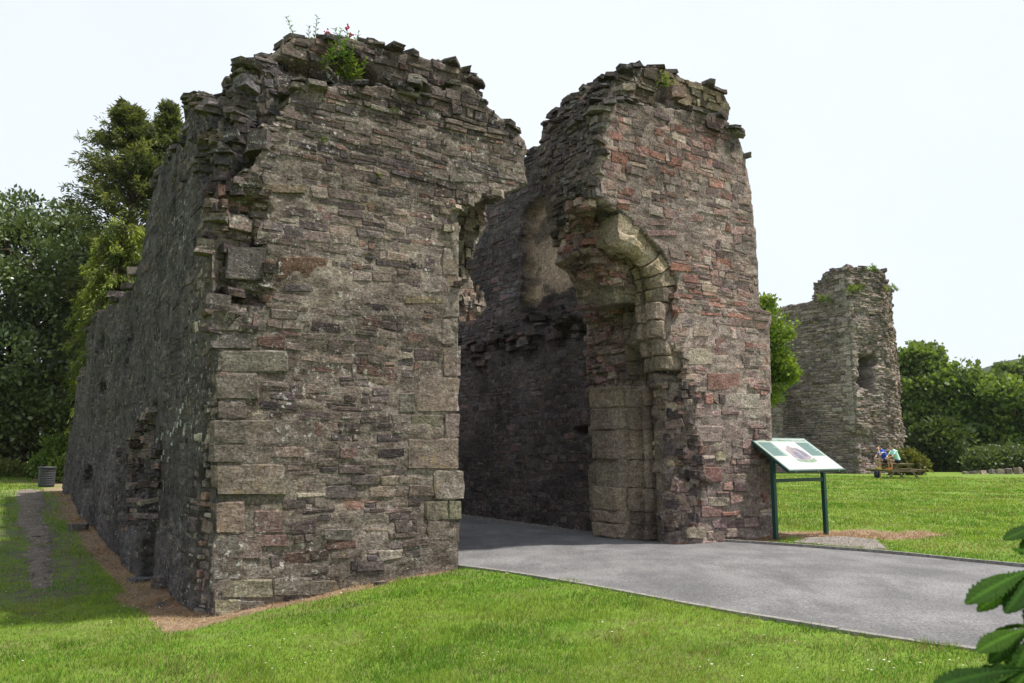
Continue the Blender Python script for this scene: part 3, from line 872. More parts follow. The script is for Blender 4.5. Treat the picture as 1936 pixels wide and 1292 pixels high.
# broken end of the upper front wall and the inside of the jamb, seen from the left
F_END = Face((2.6, 0, 0), (0, -1, 0), (-1, 0, 0), 1.2)
for q in courses(-2.0, .0, 4.4, 8.9, (.06, .13), (.12, .36), 17, .03, .014, .9):
    g = make_stone(F_END, q, bvR, r.uniform(0, .07), r.random(), r.uniform(.012, .022), .012, .12, .2, jit=.2)
    if not g: continue
    zc = (q[1]+q[3])/2
    c = pick(PAL_TOP, r) if zc > 5.5 else pick(PAL_Q, r)
    items.append(dict(V=g[0], F=g[1], col=tuple(v*1.05 for v in c), mat=M['stone_r'] if zc > 5.5 else M['stone_jamb'], n=(-1, 0, 0)))
F_JAMB = Face((4.3, 0, 0), (0, -1, 0), (-1, 0, 0), 1.4)
for q in courses(-2.7, -1.15, 2.72, 4.2, (.08, .18), (.14, .4), 18, .03, .014, .9):
    g = make_stone(F_JAMB, q, bvR, r.uniform(0, .09), r.random(), r.uniform(.014, .026), .02, .12, .2, jit=.2)
    if g: items.append(dict(V=g[0], F=g[1], col=tuple(v*.95 for v in pick(PAL_R, r)), mat=M['stone_r'], n=(-1, 0, 0), keep=True))
# overhanging slates of the torn arch springing
for (px, py, w, h) in [(1080, 486, .5, .07), (1095, 470, .5, .08), (1090, 478, .4, .06), (1110, 455, .5, .09), (1100, 440, .4, .1), (1118, 478, .5, .12), (1140, 478, .5, .14), (1105, 498, .4, .08), (1130, 505, .4, .14), (1100, 420, .35, .12), (1100, 398, .4, .08), (1130, 392, .4, .05), (1160, 404, .4, .05), (1188, 426, .35, .05), (1092, 380, .3, .1)]:
    s_, z_ = on_t(px, py, .95)
    Vv, Ff = make_slab(np.array((s_ + w*.32, 1.0, z_)), (w, .6, h), r.gauss(0, .15), (r.gauss(0, .08), .12 + r.gauss(0, .1)), px*1.9)
    items.append(dict(V=Vv, F=Ff, col=tuple(v*1.0 for v in pick(PAL_R if r.random() < .4 else PAL_Q, r)), mat=M['stone_jamb'], n=(0, -1, 0), keep=True))
# ledge stones torn out along the passage wall
for k in range(34):
    px = r.uniform(868, 1100); py = 668 - (px - 868) * .24 + r.gauss(0, 12)
    t_, z_ = on_s(px, py, 4.6)
    Vv, Ff = make_slab(np.array((4.62 - r.uniform(0, .1), t_, z_)), (.35, r.uniform(.2, .5), r.uniform(.06, .14)), r.gauss(0, .15), (r.gauss(0, .08), r.gauss(0, .1)), px)
    items.append(dict(V=Vv, F=Ff, col=pick(PAL_P, r), mat=M['stone_p'], n=(-1, 0, 0), keep=True))

# dressed jamb stones: plan profile with hollow, drawn up course by course
def jamb_course(prof, z0, z1, seed, cham=.012):
    rr = random.Random(seed); Vv, Ff = [], []; n = len(prof)
    off = rr.uniform(-.02, .03); ph = rr.uniform(0, 6)
    for z, ins in ((z0+.006, cham*1.6), (z0+.03, 0), ((z0+z1)/2, -.004), (z1-.03, 0), (z1-.006, cham*1.6)):
        cx = sum(p[0] for p in prof)/n; cy = sum(p[1] for p in prof)/n
        for k, (s_, t_) in enumerate(prof):
            d = math.hypot(s_-cx, t_-cy) or 1
            Vv.append(np.array((s_ + off + (cx-s_)/d*ins + rr.uniform(-.012, .012) + .018*math.sin(z*9 + ph + k), t_ + (cy-t_)/d*ins + rr.uniform(-.012, .012), z + rr.uniform(-.006, .006))))
    for l in range(4):
        for k in range(n): Ff.append((l*n+k, l*n+(k+1) % n, (l+1)*n+(k+1) % n, (l+1)*n+k))
    Ff.append(tuple(range(n))[::-1]); Ff.append(tuple(range(4*n, 5*n)))
    return Vv, Ff
def arc(cx, cy, rad, a0, a1, n): return [(cx + rad*math.cos(math.radians(a0+(a1-a0)*k/n)), cy + rad*math.sin(math.radians(a0+(a1-a0)*k/n))) for k in range(n+1)]
inner_prof = [(4.75, 1.2)] + [(4.2, 1.22)] + arc(4.12, 1.36, .08, 250, 180, 3) + [(4.03, 1.6)] + arc(4.14, 1.92, .10, 180, 110, 3) + [(4.75, 2.1)]
mid_prof = [(4.75, 1.19), (4.24, 1.19), (4.24, 1.1)] + [(4.24 + .27*math.sin(math.radians(a)), 1.1 - .34*a/180) for a in range(20, 180, 20)] + [(4.22, .74), (4.75, .74)]
# moulding in (r, t): r outwards into the wall; bold roll, hollow, small roll
mould = [(.6, .06), (.2, .06), (.14, .05)] + [(.02 + .17*math.cos(math.radians(a)), .18 + .17*math.sin(math.radians(a))) for a in (-70, -100, -130, -160, -190, -215)] + [(-.02, .36), (.04, .42), (.02, .46)] + [(.02 + .09*math.cos(math.radians(a)), .55 + .09*math.sin(math.radians(a))) for a in (-120, -160, -200, -235)] + [(.06, .68), (.6, .68)]
outer_prof = [(4.05 + r_, t_) for r_, t_ in mould]
cJ = [(.22, .18, .13), (.205, .165, .125), (.225, .175, .14), (.21, .16, .13), (.2, .165, .13)]
zc = [0.02, .27, .5, .92, 1.42, 1.95, 2.36, 2.75]; rj = random.Random(3)
for k in range(len(zc)-1):
    for nm, prof in (('a', inner_prof), ('b', mid_prof), ('c', outer_prof)):
        if nm == 'c': continue
        p2 = prof
        if nm == 'a' and k == 3: p2 = [(s_ + (.14 if s_ < 4.5 else 0), t_) for s_, t_ in prof]
        Vv, Ff = jamb_course(p2, zc[k], zc[k+1], k*7+ord(nm))
        items.append(dict(V=Vv, F=Ff, col=shade(r.choice(cJ), r), mat=M['stone_jamb'], n=(-1, 0, 0), keep=True, name='jamb_stone'))
zc = [2.95, 3.2, 3.5, 3.8, 4.12, 4.40]
for k in range(len(zc)-1):
    for nm, prof in (('b', mid_prof), ('c', [(s_ + (.16, .06, .0, -.03, .02)[k], t_) for s_, t_ in outer_prof])):
        Vv, Ff = jamb_course(prof, zc[k], zc[k+1], k*11+ord(nm))
        items.append(dict(V=Vv, F=Ff, col=shade((.17, .14, .105) if nm == 'b' else r.choice(cJ), r), mat=M['stone_jamb'], n=(-1, 0, 0), keep=True, name='jamb_stone'))
def slabbox(name, s0, s1, t0, t1, z0, z1, c, seed):
    Vv, Ff = jamb_course([(s0, t0), (s1, t0), (s1, t1), (s0, t1)], z0, z1, seed, .03)
    items.append(dict(V=Vv, F=Ff, col=c, mat=M['stone_jamb'], n=(0, -1, 0), keep=True, name=name))
slabbox('capital', 4.02, 4.8, 1.25, 2.1, 4.40, 4.60, (.19, .16, .125), 4)
slabbox('capital', 4.06, 4.8, 1.22, 1.9, 4.61, 4.82, (.18, .15, .12), 5)
# arch ring: wedge stones swept along the curve, with joints
arc_px = [(1240, 572), (1238, 548), (1231, 522), (1219, 498), (1202, 477), (1181, 460), (1157, 448), (1132, 440), (1110, 436)]
ap = np.array([on_t(x, y, .2) for x, y in arc_px])
def arc_pt(k):
    i = np.arange(len(ap)); p = np.array((np.interp(k, i, ap[:, 0]), np.interp(k, i, ap[:, 1])))
    a_ = np.array((np.interp(k-.4, i, ap[:, 0]), np.interp(k-.4, i, ap[:, 1]))); b_ = np.array((np.interp(k+.4, i, ap[:, 0]), np.interp(k+.4, i, ap[:, 1])))
    d = b_ - a_; d /= np.linalg.norm(d); return p, np.array((d[1], -d[0]))
joints = [0.0, 1.05, 2.0, 2.9, 3.85, 4.75, 6.2]
for k in range(len(joints)-1):
    rr2 = random.Random(40 + k); Vv, Ff = [], []; n = len(mould)
    k0, k1 = joints[k] + .03, joints[k+1] - .03
    dr, dt = rr2.uniform(-.035, .035), rr2.uniform(-.03, .05); ph = rr2.uniform(0, 6)
    if k == 5: dr, dt = -.07, -.05
    if k == 3: dr, dt = .05, .04
    for ii, f in enumerate((0, .04, .35, .65, .96, 1)):
        pc, nn_ = arc_pt(k0 + (k1-k0)*f)
        if (nn_ @ np.array((1, 1))) < 0: nn_ = -nn_
        ins = .012 if ii in (0, 5) else 0
        for (r_, t_) in mould:
            e_ = r_ + dr + ins*2 + rr2.uniform(-.014, .014) + .02*math.sin(f*5 + ph + 6*t_)
            Vv.append(np.array((pc[0] + nn_[0]*e_, t_ + dt + rr2.uniform(-.014, .014), pc[1] + nn_[1]*e_)))
    for l in range(5):
        for j in range(n): Ff.append((l*n+j, l*n+(j+1) % n, (l+1)*n+(j+1) % n, (l+1)*n+j))
    Ff.append(tuple(range(n))[::-1]); Ff.append(tuple(range(5*n, 6*n)))
    items.append(dict(V=Vv, F=Ff, col=shade(((.31, .25, .165), (.28, .23, .165))[k % 2], rr2), mat=M['stone_jamb'], n=(0, -1, 0), keep=True, name='arch_stone'))
DR0 = ((.1, .26), (.1, .22), (.05, .12))
items += rubble([(1190, 440), (1262, 500), (1285, 560), (1275, 650), (1300, 700), (1296, 745), (1262, 700), (1250, 560), (1215, 480)], 90, bvR, DR0, PAL_Q + PAL_R, M['stone_r'], 15, .02)
DR = ((.16, .42), (.16, .34), (.06, .16))
items += rubble([(1064, 485), (1078, 385), (1120, 378), (1130, 420), (1150, 470), (1180, 500), (1185, 545), (1120, 540)], 220, bvR, DR, PAL_Q + PAL_R, M['stone_jamb'], 5, .06)
items += rubble([(1085, 590), (1190, 575), (1195, 750), (1110, 760)], 150, bvR, ((.12, .34), (.2, .36), (.05, .14)), PAL_R + PAL_Q, M['stone_r'], 6)
items += rubble([(1215, 660), (1300, 650), (1325, 900), (1315, 1012), (1235, 1005)], 260, bvR, ((.12, .4), (.14, .3), (.06, .18)), PAL_Q + PAL_Q + PAL_L, M['stone_jamb'], 7)
items += rubble([(1062, 190), (1130, 150), (1132, 375), (1065, 375)], 90, bvR, DR, PAL_TOP, M['stone_r'], 8, tint=1.3)
items += tops(bvR, (2.6, 6.6), (0, 2.2), 360, 191, M['stone_r'], PAL_TOP, zmin=6.6)
items += tops(bvP, (4.5, 5.6), (1.5, 8), 130, 192, M['stone_p'], PAL_TOP, zmin=5)
nR = place_stones(items, gate_r)
print('stones', nL, nR)

# ------------------------------------------------------------------ terrain
_ctl = []
def ctl_st(s, t, z): x, y = st2world(s, t); _ctl.append((x, y, z))
for s, t, z in [(-3.3, 0, -.30), (-3.4, .8, -.28), (-3.4, 3, -.24), (-3.4, 5.5, -.17), (-3.4, 9.7, .07), (-3.4, 13.9, .46), (-3.6, 19, .46), (-4, 26, .6),
                (-2.4, -.1, -.22), (-1.3, -.1, -.11), (-.4, -.1, -.03), (-5.3, 0, -.42), (-5.2, 4, -.28), (-5.2, 9, .0), (-5.4, 14, .36), (-6, 20, .45), (-8, 8, .1), (-9, 18, .5), (-12, 30, .7),
                (2, 2, 0), (2, 8, 0), (2, 15, 0), (4, -1, -.01), (-3, -3, -.33), (-1, -2, -.14)]:
    ctl_st(s, t, z)
for x, y, z in [(0, 0, -.05), (-3.5, 5.5, -.34), (0, 6.5, -.14), (2, 6, -.08), (2.6, 6.9, -.03), (0.8, 9.5, -.008), (1.65, 8.5, -.008), (2.55, 7.55, -.008), (3.4, 6.8, -.008), (-.3, 10.8, -.008), (-6, 3, -.3), (5, 4, -.03), (5, 10, 0), (8, 8, 0), (12, 4, 0), (3.5, 14.5, 0), (5.8, 13, .01), (7, 11.6, .01),
                (5.3, 15, .02), (6.2, 16.5, .03), (9, 16, .05), (9, 22, .1), (16, 16, .08), (15, 30, .12), (20, 41, .15), (24, 48, .15), (35, 45, .15), (10, 40, .15), (40, 30, .1), (30, 10, .1), (0, -20, 0), (0, 40, .3), (-30, 10, .3), (-25, 40, .8)]:
    _ctl.append((x, y, z))
_ctl = np.array(_ctl)
def hgt(x, y):
    x = np.atleast_1d(np.asarray(x, float)); y = np.atleast_1d(np.asarray(y, float))
    num = np.zeros_like(x); den = np.zeros_like(x)
    for cx, cy, cz in _ctl:
        w = 1.0 / (((x - cx)**2 + (y - cy)**2) / (1 + .004 * (cx*cx + cy*cy)) + .25)**2
        num += w * cz; den += w
    z = num / den
    z = z - smooth(52, 85, y) * 7.0 * smooth(5, 14, x)           # the lawn falls away behind the tower
    P = np.stack([x, y, 0*x], 1)
    z = z + .025 * fbm(P, .8, 2, 5) * (1 - .8 * np.exp(-((x-2)**2 + (y-12)**2) / 60))
    return z
def H1(x, y): return float(hgt(x, y)[0])
def on_ground(px, py, dz=0.0):
    z = 0.0
    d = ray(px, py)
    for _ in range(12):
        k = (z + dz - EYE) / d[2]
        if k < 0 or k * d[1] > 200: k = 60 / d[1]
        z = H1(d[0]*k, d[1]*k)
    return Vector((d[0]*k, d[1]*k, z))

# road outline: passage, then sweeping out to the right of the viewer
road_L = [st2world(.02, 15), st2world(.02, 6), st2world(.02, .25), (-.72, 11.4), (.05, 10.7), (.84, 9.86), (1.55, 8.95), (2.25, 8.12), (3.0, 7.36), (3.81, 6.64), (5.2, 5.5), (7.5, 4.0), (12, 2.0), (20, -.5)]
road_R = [st2world(4.75, 15), st2world(4.72, 6), st2world(4.6, .4), (3.0, 14.2), (3.42, 14.45), (4.4, 13.85), (5.1, 13.3), (5.81, 12.74), (6.4, 12.0), (6.91, 11.36), (8.0, 10.3), (10.2, 8.6), (15, 6.2), (22, 4.0)]
def resample(pts, n):
    P = np.array(pts); d = np.r_[0, np.cumsum(np.hypot(*np.diff(P, axis=0).T))]
    q = np.linspace(0, 1, n) * d[-1]
    return np.stack([np.interp(q, d, P[:, 0]), np.interp(q, d, P[:, 1])], 1)
def smooth_line(pts, n, it=3):
    P = resample(pts, n)
    for _ in range(it):
        P[1:-1] = .25*P[:-2] + .5*P[1:-1] + .25*P[2:]
    return P
RL = smooth_line(road_L, 150, 4); RR = smooth_line(road_R, 150, 4)
def seg_dist(x, y, P):
    x = np.asarray(x)[:, None]; y = np.asarray(y)[:, None]
    a, b = P[:-1], P[1:]
    d = b - a; L2 = (d**2).sum(1) + 1e-12
    t = np.clip(((x - a[:, 0])*d[:, 0] + (y - a[:, 1])*d[:, 1]) / L2, 0, 1)
    return np.sqrt(((x - a[:, 0] - t*d[:, 0])**2 + (y - a[:, 1] - t*d[:, 1])**2).min(1))
def in_poly(x, y, P):
    x = np.asarray(x); y = np.asarray(y); ins = np.zeros(len(x), bool)
    j = len(P) - 1
    for i in range(len(P)):
        xi, yi, xj, yj = P[i][0], P[i][1], P[j][0], P[j][1]
        c = ((yi > y) != (yj > y)) & (x < (xj - xi) * (y - yi) / (yj - yi + 1e-12) + xi)
        ins ^= c; j = i
    return ins
ROAD = np.vstack([RL, RR[::-1]])
path_px = [(28, 932), (40, 960), (46, 1000), (50, 1030), (54, 1060), (57, 1088), (62, 1112), (98, 1112), (97, 1085), (97, 1050), (95, 1020), (92, 990), (86, 960), (80, 932), (72, 926), (45, 926)]
PATH = np.array([on_ground(*p)[:2] for p in path_px])
pcent = np.array([on_ground(*p)[:2] for p in [(52, 926), (60, 945), (66, 975), (72, 1010), (75, 1050), (78, 1090), (82, 1125)]])
gravel_px = [(1498, 1027), (1530, 1018), (1600, 1016), (1656, 1022), (1676, 1039), (1650, 1040), (1600, 1035), (1540, 1030)]
GRAV = np.array([on_ground(*p)[:2] for p in gravel_px])

def masks(x, y):
    s, t = world2st(x, y)
    P = np.stack([x, y, 0*x], 1)
    n = fbm(P, 2.2, 3, 40); n2 = fbm(P, .9, 2, 44)
    # burnt-off strip along the walls
    dside = np.where((t > -.1) & (t < 16.5), -(s + 3.3), 9.0)
    wid = np.interp(t, [-.1, 1.2, 2.5, 5, 9, 13, 16.5], [.26, .56, .45, .38, .46, .55, .3])
    a = 1 - smooth(.75, 1.15, dside / np.maximum(wid + .3*n, .1) )
    a = np.where((s < -2.9), a, 0)
    dfront = np.where((s > -3.8) & (s < -.1), -t, 9.0)
    w2 = np.interp(s, [-3.6, -3, -2, -.5, 0], [.55, .34, .2, .16, .05])
    b = (1 - smooth(.7, 1.3, dfront / np.maximum(w2 + .14*n, .05))) * (t > -1.2)
    dr = np.where((s > 4.4) & (s < 7.2), -t, 9.0)
    c = (1 - smooth(.6, 1.0, dr / (.62 + .25*n))) * (t > -2)
    g0 = on_g0
    e = 1 - smooth(.75, 1.1, np.sqrt(((x - g0[0]) / 1.9)**2 + ((y - g0[1]) / .75)**2) + .35*n)
    dead = np.clip(np.maximum.reduce([a, b, c, e]), 0, 1)
    # worn lawn and path fringe
    pd = seg_dist(x, y, pcent)
    worn = (1 - smooth(.1, .75, pd + .3*n2 - .1))
    return dead, worn, n2
on_g0 = on_ground(1590, 1012)

def axis_pts(lo, f0, f1, hi, step):
    core = np.arange(f0, f1 + 1e-6, step)
    def grow(a, end, sg):
        out = []; st_ = step
        while (end - a) * sg > 0:
            st_ = min(st_ * 1.28, 400); a += sg * st_; out.append(a)
        return out
    return np.array(sorted(grow(f0, lo, -1)) + core.tolist() + grow(f1, hi, 1))
gx = axis_pts(-2500, -9, 10, 2500, .085); gy = axis_pts(-300, 4.6, 19, 3000, .085)
GX, GY = np.meshgrid(gx, gy)
fx, fy = GX.ravel(), GY.ravel()
gz = hgt(fx, fy)
inr = in_poly(fx, fy, ROAD)
dl = np.minimum(seg_dist(fx, fy, RL), seg_dist(fx, fy, RR)) * np.where(inr, 1, -1) if False else None
near = (np.abs(fx) < 30) & (fy < 40) & (fy > -6)
din = np.full(len(fx), 5.0)
din[near] = np.minimum(seg_dist(fx[near], fy[near], RL), seg_dist(fx[near], fy[near], RR))
gz = np.where(inr, np.minimum(gz, -.06) - .06, gz)
ins_l = (np.stack([fx, fy], 1)[:, None, :] if False else None)
# lawn next to the near kerb lies a few centimetres below the road
dn = np.full(len(fx), 9.0); dn[near] = seg_dist(fx[near], fy[near], RL[35:])
gz = np.where(~inr, gz - .0 * (1 - smooth(0.0, .8, dn)), gz)
nx, ny = len(gx), len(gy)
ii = np.arange((nx-1)*(ny-1)); jx = ii % (nx-1); jy = ii // (nx-1)
GQ = np.stack([jy*nx+jx, jy*nx+jx+1, (jy+1)*nx+jx+1, (jy+1)*nx+jx], 1)
dead, worn, n2 = masks(fx, fy)
me = mesh_from('ground', np.stack([fx, fy, gz], 1), GQ, None, None, True)
mc = np.stack([dead, worn, np.zeros_like(dead)], 1)
a_ = me.color_attributes.new('Mask', 'FLOAT_COLOR', 'POINT')
c4 = np.ones((len(fx), 4), np.float32); c4[:, :3] = mc; a_.data.foreach_set('color', c4.ravel())
m_, nt, out = new_mat('lawn'); nb = NB(nt)
pos = nb.n('ShaderNodeNewGeometry').outputs['Position']
msk = nb.n('ShaderNodeSeparateColor'); nb.L(nb.n('ShaderNodeAttribute', attribute_name='Mask').outputs['Color'], msk.inputs[0])
g1 = nb.mix(nb.rng(nb.noise(pos, .55, 5), .35, .65), (.1, .185, .02), (.155, .225, .036))
g1 = nb.mix(nb.rng(nb.noise(pos, 2.6, 5, .6), .5, .72, 0, .75), g1, (.165, .17, .06))
st_v = nb.scalevec(pos, (.35, 1.6, 1))
g1 = nb.mix(nb.rng(nb.noise(st_v, .9, 4), .5, .68, 0, .5), g1, (.17, .175, .065))
g1 = nb.mix(1.0, g1, nb.grey(nb.rng(nb.noise(pos, 55, 4, .7), .3, .7, .55, 1.4)), 'MULTIPLY')
g1 = nb.mix(1.0, g1, nb.grey(nb.rng(nb.noise(pos, 9, 5, .7), .3, .7, .72, 1.25)), 'MULTIPLY')
bare = nb.rng(nb.noise(nb.scalevec(pos, (.5, 1.3, 1)), 1.1, 6, .65), .64, .7, 0, .8)
g1 = nb.mix(bare, g1, (.13, .115, .085))
dcol = nb.mix(nb.rng(nb.noise(pos, 14, 6, .7), .35, .65), (.19, .125, .085), (.33, .24, .165))
dcol = nb.mix(nb.rng(nb.noise(pos, 4, 4), .55, .68, 0, .8), dcol, (.12, .1, .085))
g1 = nb.mix(msk.outputs[0], g1, dcol)
g1 = nb.mix(nb.math('MULTIPLY', msk.outputs[1], nb.rng(nb.noise(pos, 5, 5), .35, .6)), g1, (.12, .105, .09))
hb = nb.math('ADD', nb.noise(pos, 60, 5, .7), nb.math('MULTIPLY', nb.noise(pos, 11, 5), 1.4))
principled(nb, out, g1, .95, nb.bump(hb, .8, .03), .1)
me.materials.append(m_)
ground = tag(add('lawn_ground', me), 'short green lawn with brown dead strips along the walls', kind='structure')

# ------------------------------------------------------------------ road and edging
m_, nt, out = new_mat('asphalt'); nb = NB(nt)
pos = nb.n('ShaderNodeNewGeometry').outputs['Position']
c = nb.mix(nb.rng(nb.noise(pos, .8, 5), .35, .65), (.1, .098, .101), (.175, .172, .172))
c = nb.mix(nb.rng(nb.noise(nb.scalevec(pos, (1.2, .5, 1)), 1.4, 6, .6), .48, .66, 0, .7), c, (.085, .083, .086))
c = nb.mix(1.0, c, nb.grey(nb.rng(nb.noise(pos, 38, 3, .85), .32, .68, .45, 1.55)), 'MULTIPLY')
c = nb.mix(nb.rng(nb.noise(pos, 3.0, 6, .7), .62, .7, 0, .4), c, (.15, .15, .09))
sp = nb.n('ShaderNodeTexVoronoi'); sp.inputs['Scale'].default_value = 7.0; nb.L(pos, sp.inputs['Vector'])
c = nb.mix(nb.math('MULTIPLY', nb.rng(sp.outputs['Distance'], .05, .09, 1, 0), nb.rng(nb.noise(pos, 2.3, 2), .55, .6)), c, (.04, .038, .036))
principled(nb, out, c, .9, nb.bump(nb.noise(pos, 110, 4, .7), .5, .012), .25)
M['asphalt'] = m_
nb_across = 13
RV, RF = [], []
for i in range(len(RL)):
    for j in range(nb_across):
        k = j / (nb_across - 1)
        p = RL[i]*(1-k) + RR[i]*k
        RV.append((p[0], p[1], .035 * math.sin(math.pi*k) + .004 * rng.uniform(-1, 1)))
for i in range(len(RL)-1):
    for j in range(nb_across-1):
        q = i*nb_across + j
        RF.append((q, q+nb_across, q+nb_across+1, q+1))
me = mesh_from('road', RV, [f[::-1] for f in RF], M['asphalt'], None, True)
road = tag(add('road', me), 'grey asphalt drive running through the gate', kind='structure')
M['kerb'] = plain('concrete_edging', (.2, .19, .175), .95, .15, .45, 16, .6)
def kerbs(P, z0, z1, w, lo, hi, seg, offs):
    d = np.r_[0, np.cumsum(np.hypot(*np.diff(P, axis=0).T))]
    u = lo
    rr = random.Random(5)
    while u < hi:
        pts = []
        for q in (u + .008, u + seg*.5, u + seg - .008):
            x, y = np.interp(q, d, P[:, 0]), np.interp(q, d, P[:, 1])
            x2, y2 = np.interp(q + .05, d, P[:, 0]), np.interp(q + .05, d, P[:, 1])
            tx, ty = x2 - x, y2 - y; l = math.hypot(tx, ty); pts.append((x, y, -ty/l, tx/l))
        dz = rr.uniform(-.006, .006); mb = MB()
        for (a, b) in ((0, 1), (1, 2)):
            A, B_ = pts[a], pts[b]
            f = lambda p, o, z: (p[0] + p[2]*o, p[1] + p[3]*o, z)
            mb.quadbox([f(A, offs, z0), f(B_, offs, z0), f(B_, offs+w, z0), f(A, offs+w, z0), f(A, offs+.008, z1+dz), f(B_, offs+.008, z1+dz), f(B_, offs+w-.008, z1+dz), f(A, offs+w-.008, z1+dz)])
        mb.build('edging_stone', M['kerb'], road)
        u += seg
dL = np.r_[0, np.cumsum(np.hypot(*np.diff(RL, axis=0).T))]
dR = np.r_[0, np.cumsum(np.hypot(*np.diff(RR, axis=0).T))]
iL = int(np.argmin(np.hypot(RL[:, 0] + .72, RL[:, 1] - 11.4))); iR = int(np.argmin(np.hypot(RR[:, 0] - 3.3, RR[:, 1] - 14.4)))
kerbs(RL, -.2, .006, .09, dL[iL] + .1, dL[-1] - 4, .9, -.04)
kerbs(RR, -.2, .04, .07, dR[iR], dR[-1] - 4, .9, -.07)

# ------------------------------------------------------------------ path and gravel
m_, nt, out = new_mat('gravel'); nb = NB(nt)
pos = nb.n('ShaderNodeNewGeometry').outputs['Position']
v = nb.n('ShaderNodeTexVoronoi'); v.inputs['Scale'].default_value = 34; nb.L(pos, v.inputs['Vector'])
c = nb.mix(1.0, nb.mix(nb.rng(nb.noise(pos, 3, 5), .35, .65), (.12, .098, .08), (.17, .14, .112)), nb.grey(nb.rng(nb.noise(pos, 70, 3), .3, .7, .55, 1.5)), 'MULTIPLY')
principled(nb, out, c, .95, nb.bump(v.outputs['Distance'], .9, .02), .15)
M['gravel'] = m_
def sheet(name, poly, mat, dz, n=34, seed=1):
    lo, hi = poly.min(0), poly.max(0)
    st_ = max(hi - lo) / n / 1.0
    xs = np.arange(lo[0] - st_, hi[0] + st_, st_ * .6); ys = np.arange(lo[1] - st_, hi[1] + st_, st_ * .6)
    X, Y = np.meshgrid(xs, ys); x, y = X.ravel(), Y.ravel()
    P = np.stack([x, y, 0*x], 1)
    jx_ = .12 * fbm(P, 2.3, 2, seed); jy_ = .12 * fbm(P, 2.3, 2, seed+4)
    ins = in_poly(x + jx_, y + jy_, poly)
    dd = seg_dist(x, y, np.vstack([poly, poly[:1]]))
    z = hgt(x, y) + np.where(ins, dz + .008 + .006 * smooth(0, .3, dd), -.04)
    w, h = len(xs), len(ys); keep = np.zeros(len(x), bool); F_ = []
    for j in range(h-1):
        for i in range(w-1):
            q = (j*w+i, j*w+i+1, (j+1)*w+i+1, (j+1)*w+i)
            if any(ins[k] for k in q): F_.append(q)
    idx = sorted({k for f in F_ for k in f}); mp = {k: n_ for n_, k in enumerate(idx)}
    return mesh_from(name, np.stack([x, y, z], 1)[idx], [tuple(mp[k] for k in f) for f in F_], mat, None, True)
path = tag(add('path', sheet('path', PATH, M['gravel'], .006, 60)), 'narrow gravel path along the dark side wall', kind='structure')
grav = tag(add('gravel_patch', sheet('gravel_patch', GRAV, M['gravel'], .0, 40)), 'small patch of grey gravel in front of the sign', kind='structure')
def pebbles(name, poly, n, size, seed, pal, label):
    rr = np.random.default_rng(seed); lo, hi = poly.min(0), poly.max(0)
    x = rr.uniform(lo[0], hi[0], n*3); y = rr.uniform(lo[1], hi[1], n*3)
    k = in_poly(x, y, poly); x, y = x[k][:n], y[k][:n]; n = len(x)
    z = hgt(x, y) + .012
    base = np.array([(1, 0, 0), (.3, .9, 0), (-.8, .5, 0), (-.8, -.6, 0), (.3, -.9, 0), (0, 0, .7)]) 
    sz = size * rr.uniform(.5, 1.5, n)
    a = rr.uniform(0, 6.28, n); ca, sa = np.cos(a), np.sin(a)
    B = base[None] * (1 + rr.uniform(-.25, .25, (n, 6, 3)))
    X = B[..., 0]*ca[:, None] - B[..., 1]*sa[:, None]; Y = B[..., 0]*sa[:, None] + B[..., 1]*ca[:, None]
    V = np.stack([x[:, None] + X*sz[:, None], y[:, None] + Y*sz[:, None], z[:, None] + B[..., 2]*sz[:, None]], -1).reshape(-1, 3)
    T = np.array([(0, 1, 5), (1, 2, 5), (2, 3, 5), (3, 4, 5), (4, 0, 5)])
    F_ = (np.arange(n)[:, None, None]*6 + T[None]).reshape(-1, 3)
    cc = np.array(pal)[rr.integers(0, len(pal), n)] * rr.uniform(.6, 1.4, (n, 1))
    o = add(name, mesh_from(name, V, F_, M['stone_chip'], np.repeat(cc, 6, 0)))
    return tag(o, label, kind='stuff')
PAL_G = [(.15, .135, .125), (.19, .17, .15), (.12, .105, .1), (.22, .2, .18)]
pebbles('path_gravel', PATH, 5000, .018, 3, PAL_G, 'loose grey gravel on the path')
pebbles('sign_gravel', GRAV, 4000, .014, 4, PAL_G, 'loose grey gravel by the sign')
wallfoot = np.array([st2world(4.5, 8.5), st2world(4.5, .6), st2world(4.05, .7), st2world(4.0, 3), st2world(3.9, 8.5)])
pebbles('wall_foot_gravel', wallfoot, 3000, .016, 5, PAL_G, 'loose gravel along the foot of the passage wall')

